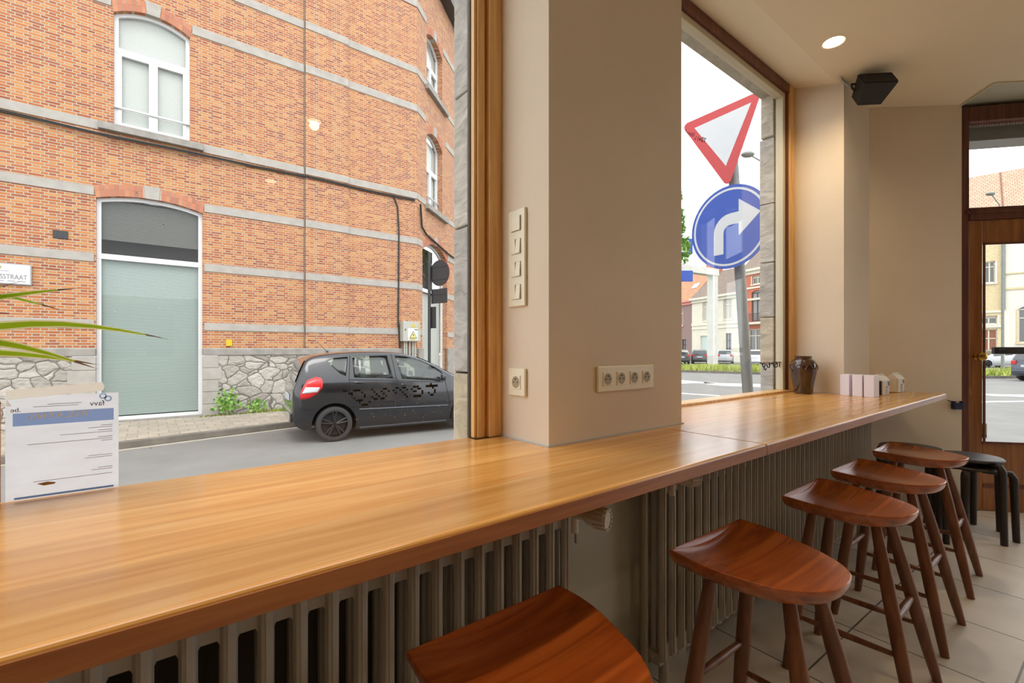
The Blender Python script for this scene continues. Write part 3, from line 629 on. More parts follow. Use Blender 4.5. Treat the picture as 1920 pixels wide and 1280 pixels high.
# ------------------------------------------------------------------ papers taped on the left window
GY = 1.311
pap = thing('permit_sheet', 'printed permit sheet taped to the left window, seen from its back', 'paper', (-.128, GY-.012, 1.0))
m_paper = translucent('thin_paper', (240, 246, 255), .62, .08)
X0, X1 = -.088, .078
sh = MB()
for xa, xb, za, zb in ((X0,X1,-.094,.050),(X0,X1,.075,.107),(X0,X0+.010,.050,.075),(X1-.008,X1,.050,.075)): sh.add([(xa,0,za),(xb,0,za),(xb,0,zb),(xa,0,zb)], [(0,1,2,3)])
sh.build('sheet', m_paper, pap)
m_bl = translucent('printed_blue', (176, 198, 226), .62); m_pt = M('brown_print', (150, 128, 128), .7); m_gr = M('print_grey', (112, 108, 116), .7)
MB().add([(X0+.010,0,.050),(X1-.008,0,.050),(X1-.008,0,.075),(X0+.010,0,.075)], [(0,1,2,3)]).build('printed_banner', translucent('banner_blue', (138, 160, 204), .62), pap); MB().box(X0+.012,X1-.008,-.0006,-.0002,-.092,-.088).build('printed_footer', m_bl, pap)
text('TOELATING', .0165, M('paper_white', (255, 255, 255), .6), pap, (-.012,-.0012,.067), (R(90),0,R(180)), 'banner_lettering')
text('favv', .015, m_gr, pap, (.044,-.0010,.0865), (R(90),0,R(180)), 'agency_lettering')
text('.be', .012, m_brass, pap, (-.074,-.0010,.0815), (R(90),0,R(180)), 'domain_lettering')
ln = MB()
for z, x0, x1 in ((.0895,-.03,.02),(.0855,-.05,.015),(.040,.05,.068),(.036,.03,.068),(.030,.045,.068),(.026,-.012,.068),(.016,.045,.068),(.012,-.058,.068),(.008,.05,.068),(-.022,.03,.068),(-.026,.025,.068),(-.048,.045,.068),(-.052,.035,.068),(-.062,-.05,.068)):
    ln.box(x0, x1, -.0008, -.0003, z, z+.0009)

ln.build('small_print', m_pt, pap)['kind'] = 'stuff'
def ringy(cx, cz, r0, r1):
    s = MB(); n = 20
    s.add([(cx+r*math.cos(k*math.tau/n), -.001, cz+r*math.sin(k*math.tau/n)) for r in (r0, r1) for k in range(n)], [(k,(k+1)%n,n+(k+1)%n,n+k) for k in range(n)]); return s
a_ = ringy(.061,.0955,.0035,.0062); a_.add(*[(lambda q: (q.v, q.f))(ringy(.053,.1015,.0035,.0062))][0]); a_.build('agency_mark', m_bl, pap)
MB().prism_y([(-.045,-.066),(-.03,-.064),(-.018,-.067),(-.02,-.070),(-.035,-.071)], -.0009, -.0004).build('coffee_stain', M('stain', (176, 136, 70), .7), pap)
tp = MB(); n = 14
top = [(-.225+k*.0125, .1015+.004*math.sin(k*1.7)) for k in range(n)]
tag(MB().add([(-.212,GY-.016,1.102),(-.075,GY-.016,1.113),(-.072,GY-.016,1.121),(-.076,GY-.016,1.131),(-.205,GY-.016,1.122),(-.214,GY-.016,1.118),(-.214,GY-.016,1.090),(-.207,GY-.016,1.090),
              (-.212,GY-.0155,1.102),(-.075,GY-.0155,1.113),(-.072,GY-.0155,1.121),(-.076,GY-.0155,1.131),(-.205,GY-.0155,1.122),(-.214,GY-.0155,1.118),(-.214,GY-.0155,1.090),(-.207,GY-.0155,1.090)],
             [(0,1,2,3,4,5,6,7),(8,9,10,11,12,13,14,15)]+[(i,(i+1)%8,8+(i+1)%8,8+i) for i in range(8)]).build('adhesive_tape', translucent('tape', (255, 255, 252), .6, .0)), 'strip of white tape along the top of the permit sheet', 'tape')
p2 = thing('notice_sheet', 'edge of a brown and pink notice on the left window, at the photo left edge', 'paper', (-.32, GY-.010, 1.0))
MB().box(-.10,.098,0,.0006,-.094,.10).build('sheet', translucent('pinkish_paper', (222, 196, 184), .5, .1), p2)
MB().box(-.05,.097,-.001,-.0004,-.045,.02).build('brown_patch', M('kraft', (160, 124, 72), .8, var=.3, vs=30), p2)
MB().tube([(.06,-.001,.094),(.09,-.001,.088),(.098,-.001,.097)], .0012, 5).build('pen_scribble', m_blk, p2)

# black pixel decal on the first window, cursive one on the second
DEC = [(0.4277, 1.085, 0.4401, 1.0794), (0.4425, 1.0776, 0.4553, 1.0718), (0.45, 1.0721, 0.4553, 1.0661), (0.4566, 1.0636, 0.4623, 1.0579), (0.4638, 1.0565, 0.4846, 1.0505), (0.4722, 1.0514, 0.4772, 1.0442), (0.479, 1.0431, 0.4994, 1.0364), (0.5006, 1.0498, 0.5069, 1.044), (0.4566, 1.0853, 0.4772, 1.0792), (0.4792, 1.078, 0.485, 1.0727), (0.4867, 1.0712, 0.4922, 1.059), (0.5085, 1.0844, 0.5149, 1.0792), (0.5153, 1.0779, 0.5213, 1.0725), (0.5221, 1.0709, 0.5281, 1.0654), (0.5294, 1.0642, 0.5354, 1.0587), (0.5085, 1.0628, 0.5141, 1.0578), (0.5149, 1.057, 0.5281, 1.0514), (0.5367, 1.0575, 0.5494, 1.0512), (0.5506, 1.0645, 0.5568, 1.059), (0.5436, 1.0712, 0.5498, 1.0657), (0.5375, 1.0778, 0.5432, 1.0728), (0.5444, 1.0853, 0.5576, 1.0798), (0.5589, 1.0782, 0.5651, 1.0731), (0.5743, 1.0785, 0.5807, 1.0734), (0.5824, 1.0857, 0.5947, 1.0803), (0.5811, 1.0718, 0.5875, 1.0662), (0.596, 1.0788, 0.6025, 1.0734), (0.6038, 1.0858, 0.6172, 1.0799), (0.6033, 1.0721, 0.6098, 1.0669), (0.6107, 1.0648, 0.6172, 1.0592), (0.6172, 1.0576, 0.6234, 1.0519), (0.6177, 1.079, 0.6243, 1.0738), (0.6327, 1.0789, 0.6389, 1.0734), (0.6402, 1.0869, 0.6605, 1.0805), (0.6541, 1.08, 0.6678, 1.0743), (0.6402, 1.0725, 0.6532, 1.0669), (0.6691, 1.0722, 0.6755, 1.0593), (0.6416, 1.0585, 0.6687, 1.051), (0.6838, 1.0872, 0.7263, 1.0797), (0.6988, 1.0928, 0.7049, 1.0862), (0.7058, 1.0803, 0.7124, 1.0745), (0.7129, 1.0732, 0.7191, 1.0597), (0.6988, 1.0584, 0.712, 1.0521), (0.6917, 1.0651, 0.6978, 1.0597)]
dm = MB()
for x0, z1, x1, z0 in DEC: dm.box(x0, x1, GY-.0005, GY, z0, z1)
tag(dm.build('window_lettering', m_blk), 'black pixel lettering stuck on the first window, read from outside', 'lettering')
def stroke_decal(P, y, rad, name, lb, sc_=1.):
    s = MB()
    for st_ in P: s.tube([(x, y, z) for x, z in st_], rad, 6)
    return tag(s.build(name, m_blk), lb, 'lettering')
stroke_decal([[(3.3814, 1.109), (3.4211, 1.1089)], [(3.4034, 1.1086), (3.4025, 1.0754)], [(3.3423, 1.1069), (3.3531, 1.1114), (3.3661, 1.1065), (3.3718, 1.0931), (3.3661, 1.08), (3.351, 1.0776), (3.3402, 1.0806)], [(3.3423, 1.0947), (3.351, 1.0983), (3.3618, 1.1037)], [(3.3209, 1.0774), (3.3081, 1.0926), (3.3017, 1.1039), (3.3102, 1.1084), (3.3038, 1.1002), (3.2848, 1.1089), (3.2743, 1.097)], [(3.2576, 1.0974), (3.2451, 1.1087), (3.2389, 1.0996), (3.2493, 1.0902), (3.2472, 1.0791), (3.2327, 1.0776), (3.2204, 1.0798), (3.2101, 1.0928), (3.204, 1.1058)], [(3.1556, 1.1067), (3.1756, 1.1063), (3.1837, 1.0934), (3.1716, 1.081), (3.1556, 1.085), (3.1476, 1.0978), (3.1556, 1.1076)], [(3.1716, 1.0801), (3.1716, 1.0701), (3.1837, 1.0625), (3.1959, 1.0658), (3.2008, 1.0729)], [(3.1179, 1.1101), (3.1396, 1.1034), (3.1456, 1.0979)]], 1.371, .0036, 'window_lettering', 'black cursive lettering low on the second window beside the stone jamb')
stroke_decal([[(2.413, 2.3694), (2.4522, 2.3741)], [(2.4404, 2.3729), (2.4325, 2.3457)], [(2.4188, 2.3731), (2.4091, 2.3517), (2.4188, 2.3461)], [(2.4014, 2.364), (2.3975, 2.3485), (2.4091, 2.3455)], [(2.3821, 2.3566), (2.3783, 2.3473), (2.3898, 2.3484), (2.3879, 2.3561), (2.3821, 2.3566)], [(2.3745, 2.3627), (2.3631, 2.339)], [(2.3555, 2.3594), (2.3367, 2.3398), (2.3442, 2.3399)], [(2.3292, 2.3702), (2.3255, 2.3509)], [(2.3144, 2.366), (2.3088, 2.3462)], [(2.3014, 2.3643), (2.2941, 2.344)], [(2.2813, 2.3605), (2.2886, 2.3525), (2.2777, 2.3474)], [(2.2668, 2.3603), (2.2632, 2.3473), (2.274, 2.3484)], [(2.2524, 2.3681), (2.2506, 2.3496)]], 1.371, .0018, 'window_lettering', 'small black cursive lettering high on the second window in front of the red triangle sign')
# dried white specks on the first window
rs = random.Random(8); m_ = MB()
for k in range(110):
    if k < 70: x, z = rs.gauss(.62,.07), rs.gauss(1.03,.035)
    else: x, z = rs.uniform(-.1,.8), rs.uniform(.95,1.7)
    if x > .82 or z < .92: continue
    r = rs.uniform(.0005,.0014); a = rs.uniform(0,3)
    m_.add([(x+r*math.cos(a+q*1.05)*(1+.5*(q%2)), 1.3195, z+r*math.sin(a+q*1.05)) for q in range(6)], [(0,1,2,3,4,5)])
tag(m_.build('dirt_speck', m_white), 'dried white specks scattered on the outside of the first window', 'dirt', kind='stuff')

# ------------------------------------------------------------------ plant at the left edge
pl = thing('spider_plant', 'green plant with long arching striped leaves at the left window edge', 'plant', (-.52,1.10,TOP))
MB().lathe([(.05,0),(.055,.002),(.075,.13),(.078,.135),(.072,.135),(.068,.12),(.02,.118)], 28).build('pot', M('grey_pot', (120, 116, 110), .6), pl, smooth=True)
m_lf = translucent('leaf_bright', (168, 204, 44), .45, .1); m_ly = translucent('leaf_cream', (246, 244, 196), .45); m_tip = M('leaf_tip', (130, 96, 70), .8)
def leaf(p0, p1, sag, w, twist=.0):
    p0 = Vector(p0); p1 = Vector(p1); n = 14; d = (p1-p0); up = Vector((0,0,1)); side = Vector((0,.6,.8))
    L_, C1 = [], []
    for i in range(n+1):
        u = i/n; p = p0.lerp(p1, u) + up*sag*math.sin(math.pi*u); ww = w*(1-u**1.6)*(.5+.9*min(1,u*3)); L_.append((p, ww*1.55))
    mid = MB(); e1 = MB()
    def strip(mb, a, b, i0, i1):
        vs = []
        for i in range(i0, i1+1):
            p, ww = L_[i]; vs += [p+side*ww*a, p+side*ww*b]
        k = len(vs)//2; mb.add(vs, [(2*i,2*i+1,2*i+3,2*i+2) for i in range(k-1)])
    strip(mid, -.62, .62, 0, n-1); strip(e1, .62, 1, 0, n-1); strip(e1, -1, -.62, 0, n-1)
    o = mid.build('leaf', m_lf, pl); e1.build('leaf_margin', m_ly, o); t_ = MB(); strip(t_, -1, 1, n-1, n); t_.build('leaf_tip', m_tip, o)
    for q in (o,): q.location = -Vector(pl.location)
base = Vector((-.52,1.10,TOP+.13))
for e, sg, w in (((-.098,1.16,1.312),.06,.010),((-.118,1.16,1.268),.12,.008),((.035,1.17,1.219),.10,.0085),((-.07,1.15,1.170),.08,.009),((-.07,1.12,1.163),.11,.0105),((-.155,1.15,1.204),.07,.005),((-.17,1.16,1.32),.03,.005),((-.18,1.16,1.26),.08,.006),
                 ((-.75,1.15,1.2),.1,.009),((-.8,1.1,1.3),.06,.009),((-.6,.95,1.3),.08,.009),((-.45,.95,1.25),.1,.009),((-.7,.98,1.15),.1,.009)):
    leaf(base+Vector((random.Random(e[0]).uniform(-.02,.02),0,0)), e, sg, w)

# ------------------------------------------------------------------ the brick building across the street
FY = 12.6
def panel(mb, x0, x1, z0, z1, holes, depth=.2, y=0.):
    xs = sorted({x0, x1, *[h[0] for h in holes], *[h[1] for h in holes]}); zs = sorted({z0, z1, *[h[2] for h in holes], *[h[3]+h[4] for h in holes]})
    for i in range(len(xs)-1):
        for j in range(len(zs)-1):
            a, b_, c_, d_ = xs[i], xs[i+1], zs[j], zs[j+1]
            if any(h[0] <= a+1e-6 and b_ <= h[1]+1e-6 and h[2] <= c_+1e-6 and d_ <= h[3]+h[4]+1e-6 for h in holes): continue
            mb.add([(a,y,c_),(b_,y,c_),(b_,y,d_),(a,y,d_)], [(0,1,2,3)])
    for (a, b_, c_, d_, ri) in holes:
        N = 10; arc = [(a+(b_-a)*k/N, d_+ri*(1-(2*k/N-1)**2)) for k in range(N+1)]
        for k in range(N):
            (p, q), (r_, s_) = arc[k], arc[k+1]
            if ri > 0: mb.add([(p,y,q),(r_,y,s_),(r_,y,d_+ri),(p,y,d_+ri)], [(0,1,2,3)])
            mb.add([(p,y,q),(r_,y,s_),(r_,y+depth,s_),(p,y+depth,q)], [(0,1,2,3)])
        mb.add([(a,y,c_),(a,y,d_),(a,y+depth,d_),(a,y+depth,c_)], [(0,1,2,3)]); mb.add([(b_,y,c_),(b_,y,d_),(b_,y+depth,d_),(b_,y+depth,c_)], [(0,1,2,3)])
        if c_ > z0+1e-4: mb.add([(a,y,c_),(b_,y,c_),(b_,y+depth,c_),(a,y+depth,c_)], [(0,1,2,3)])
def archz(h, x): a, b_, c_, d_, ri = h; u = (x-a)/(b_-a)*2-1; return d_+ri*(1-u*u)
def arch_ring(parent, h, th=.24, key=True, y=-.012):
    a, b_, c_, d_, ri = h; mb = MB(); N = int((b_-a)/.075); kx = (a+b_)/2
    for k in range(N):
        x0, x1 = a+(b_-a)*k/N, a+(b_-a)*(k+1)/N
        if key and abs((x0+x1)/2-kx) < .12: continue
        m1, m2 = (x0-kx)/(b_-a)*.35, (x1-kx)/(b_-a)*.35
        for q0, q1 in ((0,.55),(.56,1)):
            p = [(x0+.005+m1*th*q0, archz(h,x0)+th*q0),(x1-.005+m2*th*q0, archz(h,x1)+th*q0),(x1-.005+m2*th*q1, archz(h,x1)+th*q1),(x0+.005+m1*th*q1, archz(h,x0)+th*q1)]
            mb.prism_y(p, y, .05)
    mb.build('brick_arch', m_arch, parent)
    # mortar backing
    bk = MB(); n = 12; lo = [(a+(b_-a)*k/n, archz(h,a+(b_-a)*k/n)+.003) for k in range(n+1)]; hi = [(x+(x-kx)/(b_-a)*.35*th, z+th) for x, z in lo[::-1]]
    for k in range(n): bk.prism_y([lo[k], lo[k+1], hi[n-1-k], hi[n-k]], -.004, .03)
    bk.build('arch_mortar', m_mortar, parent)
    if key: MB().prism_y([(kx-.11,archz(h,kx-.11)-.005),(kx+.11,archz(h,kx+.11)-.005),(kx+.135,archz(h,kx)+th+.02),(kx-.135,archz(h,kx)+th+.02)], y-.012, .05).build('keystone', m_band, parent)
def upvc(parent, h, kind, blind, y=.13):
    a, b_, c_, d_, ri = h; fr = MB(); t = .075
    fr.box(a,a+t,y-.031,y+.031,c_,d_).box(b_-t,b_,y-.031,y+.031,c_,d_).box(a+.01,b_-.01,y-.033,y+.033,c_,c_+t)
    N = 12
    for k in range(N):
        x0, x1 = a+(b_-a)*k/N, a+(b_-a)*(k+1)/N; z0, z1 = archz(h,x0), archz(h,x1)
        fr.prism_y([(x0,z0-t),(x1,z1-t),(x1,z1),(x0,z0)], y-.03, y+.03)
    tz = c_+(d_-c_)*kind[1]
    fr.box(a+.005,b_-.005,y-.035,y+.034,tz-.055,tz+.055)
    if kind[0] == 'casement':
        xm = (a+b_)/2
        fr.box(xm-.075,xm+.075,y-.045,y+.04,c_+.02,tz-.02).box(a+t-.01,b_-t+.01,y-.037,y+.032,c_+t-.01,c_+t+.05).box(a+t-.01,b_-t+.01,y-.037,y+.032,tz-.10,tz-.04)
        fr.box(a+t-.01,a+t+.05,y-.041,y+.036,c_+.03,tz-.03).box(b_-t-.05,b_-t+.01,y-.041,y+.036,c_+.03,tz-.03)
        fr.tube([(a,y-.06,c_+.42),(b_,y-.06,c_+.42)], .022, 8)
    o = fr.build('window_frame', m_whitepvc, parent)
    gl = MB(); N = 12
    for k in range(N):
        x0, x1 = a+.02+(b_-a-.04)*k/N, a+.02+(b_-a-.04)*(k+1)/N
        gl.add([(x0,y,c_+.02),(x1,y,c_+.02),(x1,y,archz(h,x1)-.02),(x0,y,archz(h,x0)-.02)], [(0,1,2,3)])
    gl.build('glass_pane', m_glassf, o)
    for z0, z1, mt in blind:
        MB().box(a+.03,b_-.03,y+.07,y+.09,z0,z1).build('venetian_blind', mt, o)
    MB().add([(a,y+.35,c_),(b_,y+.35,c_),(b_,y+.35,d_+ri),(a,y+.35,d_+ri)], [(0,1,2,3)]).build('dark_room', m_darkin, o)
    return o
K = .64
m_drain = M('drain_paint', (150, 128, 108), .7)
bb = thing('brick_building', 'large orange brick building with grey stone bands across the street', 'building', (0,FY,0))
H1 = (-.562,.734,5.81,8.15,.2); H2 = (-.834,.97,-.29,4.27,.14)
Z0, Z1 = -.44, 12.6
wa = MB(); panel(wa, -6.0, 6.289, 1.05, Z1, [H1, (H2[0],H2[1],1.05,4.27,.14)]); 
wa.add([(-6,0,Z1),(6.289,0,Z1),(6.289,.3,Z1),(-6,.3,Z1)], [(0,1,2,3)])
wa.box(3.154,4.24,-.045,0,1.05,Z1)
wa.build('brick_wall', m_brick, bb)
pz = MB().box(-6,H2[0]-.36,-.05,.1,Z0,1.05).box(H2[1]+.30,6.25,-.05,.1,Z0,1.05); pz.build('rubble_plinth', m_rubble, bb)
qn = MB()
for k in range(5):
    z = -.32+k*.274; e = .06*(k % 2)
    qn.box(H2[0]-.36-e,H2[0],-.06,.18,z,z+.268).box(H2[1],H2[1]+.30+e,-.06,.18,z,z+.268)
qn.build('quoin_block', m_band, bb, bevel=.008)
cp = MB().box(-6,H2[0],-.075,.1,1.05,1.215).box(H2[1],6.27,-.075,.1,1.05,1.215); cp.build('plinth_cap', m_sillst, bb, bevel=.02)
MB().box(H2[0],H2[1],-.05,.2,Z0,-.285).build('door_step', m_sillst, bb)
def bands(parent, xa, xb, cuts, y=-.02, zmax=13):
    for z0, z1 in ((1.625,1.795),(2.965,3.14),(4.31,4.485),(5.655,5.83),(8.25,8.44),(9.37,9.55),(11.35,11.55)):
        segs = [(xa, xb)]
        for a, b_, c0, c1 in cuts:
            if z0 < c1 and z1 > c0:
                segs = [q for s_ in segs for q in ((s_[0], min(s_[1], a)), (max(s_[0], b_), s_[1])) if q[1]-q[0] > .02]
        for s_ in segs: MB().box(s_[0], s_[1], y, .02, z0, z1).build('stone_band', m_band, parent)
bands(bb, -6, 3.154, [(-.80,.98,5.6,5.87),(-.834-.03,.97+.03,-.3,4.52),(H1[0]-.04,H1[1]+.04,5.7,8.7)])
bands(bb, 3.154, 4.24, [], y=-.062); bands(bb, 4.24, 6.289, [])
MB().box(-.80,.98,-.12,.15,5.66,5.81).build('window_sill', m_sillst, bb, bevel=.01)
arch_ring(bb, H1); arch_ring(bb, H2)
upvc(bb, H1, ('casement',.695), [(5.85,8.3,m_blindw)])
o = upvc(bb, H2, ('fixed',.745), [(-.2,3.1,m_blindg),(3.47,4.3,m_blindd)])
MB().tube([(3.13,-.03,1.2),(3.13,-.03,Z1)], .010, 8).build('drain_line', m_drain, bb)
MB().box(-1.46,-1.245,-.02,.01,3.36,3.515).build('vent_grate', m_dark, bb, bevel=.004)
MB().box(1.42,1.54,-.03,.0,1.27,1.42).build('yellow_marker', m_yel, bb)
# cables
cb = MB(); pts = []
xs_ = [-6,-3,-2,-.85,-.4,.3,1.0,2.0,3.1,3.16,4.2,4.3,5.2,5.5,6.2]
for x in xs_: pts.append((x, -.09 if -.9 < x < 1.05 else -.07 if 3.1 < x < 4.3 else -.03, 5.60-(.04 if -.9 < x < 1.05 else .0)+.012*math.sin(x*2.3)))
cb.tube(pts, .02, 6); cb.tube([(p[0],p[1]-.012,p[2]-.03) for p in pts], .013, 6)
cb.tube([(5.55,-.03,5.55),(5.66,-.03,5.3),(5.70,-.03,4.6),(5.69,-.03,3.0),(5.68,-.03,2.0),(5.73,-.03,1.2)], .022, 6)
cb.build('facade_cable', m_cable, bb, smooth=True)
# street sign
ss = thing('street_name_sign', 'white enamel street name sign on the brick wall', 'sign', (-2.7, FY-.02, 2.6))
MB().box(-.95,.955,-.02,0,-.195,.195).build('sign_border', m_greyfr, ss, bevel=.004); MB().box(-.93,.935,-.024,-.019,-.175,.175).build('sign_plate', m_white, ss)
text('MSSTRAAT', .125, m_gr, ss, (.90,-.0255,-.06), (R(90),0,0), 'street_name', align='RIGHT', sx=.70)
MB().box(.45,.60,-.0255,-.0235,-.140,-.130).box(.64,.74,-.0255,-.0235,-.140,-.130).box(.77,.88,-.0255,-.0235,-.140,-.130).box(.38,.66,-.0255,-.0235,.045,.052).build('small_print', m_gr, ss)['kind'] = 'stuff'
MB().prism_y([(.50,.08),(.55,.08),(.57,.12),(.53,.155),(.49,.12)], -.026, -.024).build('sign_crest', M('crest', (190, 176, 110), .5), ss)
# electrical box
eb = thing('electrical_cabinet', 'grey electrical box with yellow warning signs on the brick wall', 'electrical box', (6.0, FY-.03, 1.71), 0)
MB().box(-.27,.27,-.22,0,-.29,.29).build('box_body', m_boxg, eb, bevel=.012)
tri = lambda cx, cz, s_: [(cx-s_,cz-s_*.85),(cx+s_,cz-s_*.85),(cx,cz+s_*.9)]
MB().prism_y(tri(.04,.18,.065), -.226, -.2195).box(.22,.245,-.226,-.2195,.05,.27).box(-.05,.09,-.226,-.2195,-.245,-.215).build('yellow_warning', m_yel, eb)
MB().box(-.13,.13+.06,-.224,-.2196,-.25,.09).build('notice_panel', m_white, eb)
MB().prism_y(tri(.04,-.10,.12), -.228, -.224).build('triangle_outline', m_blk, eb); MB().prism_y(tri(.04,-.103,.098), -.231, -.2275).build('warning_triangle', M('pale_yellow', (244, 232, 140), .5), eb)
MB().prism_y([(.045,-.06),(.02,-.11),(.04,-.11),(.03,-.16),(.065,-.095),(.042,-.095)], -.234, -.2305).box(.08,.19,-.226,-.2235,.04,.06).build('lightning_mark', m_blk, eb)
MB().box(-.215,-.19,-.23,-.2195,.02,.07).build('lock', m_dark, eb)
pb = MB()
for x in (-.18,-.12,-.02,.08,.15): pb.tube([(x,-.12,-.29),(x,-.12,-.95)], .022, 8)
pb.build('conduit', m_boxg, eb, smooth=True)

# facet turning the corner
DA = math.atan2(.6456,.7637)
fd = thing('brick_building_wing', 'brick wing with tall white windows turning the corner right of the electrical box', 'building', (6.289,FY,0), DA)
G1 = (.746,2.13,9.45,11.05,.25); G2 = (.746,2.13,5.72,7.9,.25); G3 = (.405,2.62,-.29,4.25,.35)
wd = MB(); panel(wd, 0, 15, 1.05, 13.2, [G1, G2, (G3[0],G3[1],1.05,4.25,.35)], .28); wd.box(0,.405,0,.25,-.44,1.05).box(2.62,15,0,.25,-.44,1.05)
wd.build('brick_wall', m_brick, fd)
MB().box(.02,.405,-.05,.1,-.44,1.215).box(2.62,15,-.05,.1,-.44,1.215).build('plinth', m_sillst, fd, bevel=.01)
bands(fd, 0, 15, [(G2[0]-.1,G2[1]+.3,5.6,8.3),(G1[0]-.04,G1[1]+.04,9.3,11.4),(G3[0]-.03,G3[1]+.03,-.3,4.6)])
for g in (G1, G2): MB().box(g[0]-.13,g[1]+.35,-.13,.2,g[2]-.16,g[2]).build('window_sill', m_sillst, fd, bevel=.01)
for g in (G1, G2, G3): arch_ring(fd, g)
upvc(fd, G1, ('casement',.6), [(9.5,11.1,m_blindw)], .2); upvc(fd, G2, ('casement',.6), [(5.8,8.0,m_blindw)], .2); upvc(fd, G3, ('fixed',.74), [(-.2,3.0,m_blindw)], .2)
MB().box(-.1,15,-.35,.3,13.0,13.35).build('roof_gutter', m_dark, fd); MB().add([(-.1,-.3,13.3),(15,-.3,13.3),(15,3.5,16.5),(-.1,3.5,16.5)], [(0,1,2,3)]).build('roof', m_dark, fd)
MB().tube([(.02,-.10,5.5),(.18,-.05,5.3),(.25,-.05,4.9),(.6,-.05,4.75),(2.6,-.05,4.55),(4,-.05,4.5)], .03, 6).build('facade_cable', m_cable, fd, smooth=True)

# ------------------------------------------------------------------ ground
RZ = -.437
struct(MB().box(-40, 120, -60, 110, RZ-.3, RZ).build('ground', m_asphalt)); bpy.data.objects['ground'].name = 'road_surface'
def kerb_y(x): return 9.86+.205*(x+.39)
pv = MB().prism([(-10,kerb_y(-3)+.14),(-3,kerb_y(-3)+.14),(2.56,kerb_y(2.56)+.14),(4.8,kerb_y(2.8)+.14),(8.2,12.2),(16,18.5),(16,22),(6.289,12.75),(-10,12.75)], RZ, -.318); struct(pv.build('sidewalk', m_pave))
kb = MB(); ky = [(-10,kerb_y(-3)),(-3,kerb_y(-3)),(2.56,kerb_y(2.56)),(4.8,kerb_y(2.8)),(8.2,12.06),(16,18.36)]
kb.prism(ky + [(x,y+.14) for x, y in ky[::-1]], RZ, -.315); o = struct(kb.build('kerb', m_kerb, bevel=.015))
gt = MB().prism([(x,y-.14) for x, y in ky] + [(x,y-.001) for x, y in ky[::-1]], RZ+.001, RZ+.005); struct(gt.build('gutter_strip', m_gutter))
struct(MB().prism([(-5,1.55),(4.2,1.55),(5.6,1.2),(7.0,-2.0),(8.4,-1.4),(6.7,2.6),(5.2,3.4),(-5,3.2)], RZ, -.32).build('near_sidewalk', m_pave))
# weeds
m_grass = island('grass_blades', [(140, 164, 56), (184, 198, 88), (214, 214, 122)], .8)
def tuft(x, y, z, n, h, sp, name, lb, cat='plant'):
    r_ = random.Random(int(x*100)); g = MB(); t = thing(name, lb, cat, (x,y,z))
    for k in range(n):
        a = r_.uniform(0,6.28); L = h*r_.uniform(.4,1); px, py = r_.gauss(0,sp), r_.gauss(0,sp*.35); dx, dy = math.cos(a)*L*.35, math.sin(a)*L*.2
        c0 = Vector((px,py,L*r_.uniform(.3,1))); s_ = r_.uniform(.02,.045)
        g.add([c0+Vector((-s_,0,0)), c0+Vector((0,dy*.3,-s_*.8)), c0+Vector((s_,0,.01)), c0+Vector((0,-dy*.3,s_*1.1))], [(0,1,2,3)])
    o = g.build('foliage', m_leaf, t); s = MB()
    for k in range(6): s.tube([(0,0,0),(r_.gauss(0,sp*.6),r_.gauss(0,sp*.2),h*.7)], .005, 5)
    s.build('stem', m_leaf, t)
tuft(1.42,12.38,-.318,150,.62,.13,'weed_plant','leafy weed growing against the rubble wall right of the tall window')
tuft(2.05,12.42,-.318,50,.36,.09,'weed_plant','small weed at the wall foot, second from the tall window')
gr = MB(); r_ = random.Random(5)
for k in range(700):
    x = r_.uniform(.9,4.3); y = 12.5-abs(r_.gauss(0,.06)); h = r_.uniform(.02,.07)*(1.6 if 2<x<3.4 else .6)
    gr.add([(x-.012,y,-.318),(x+.012,y,-.318),(x+r_.uniform(-.03,.03),y-r_.uniform(0,.05),-.318+h)], [(0,1,2)])
tag(gr.build('moss_strip', m_grass), 'thin strip of grass and moss along the foot of the brick building', 'grass', kind='stuff')

K = .75
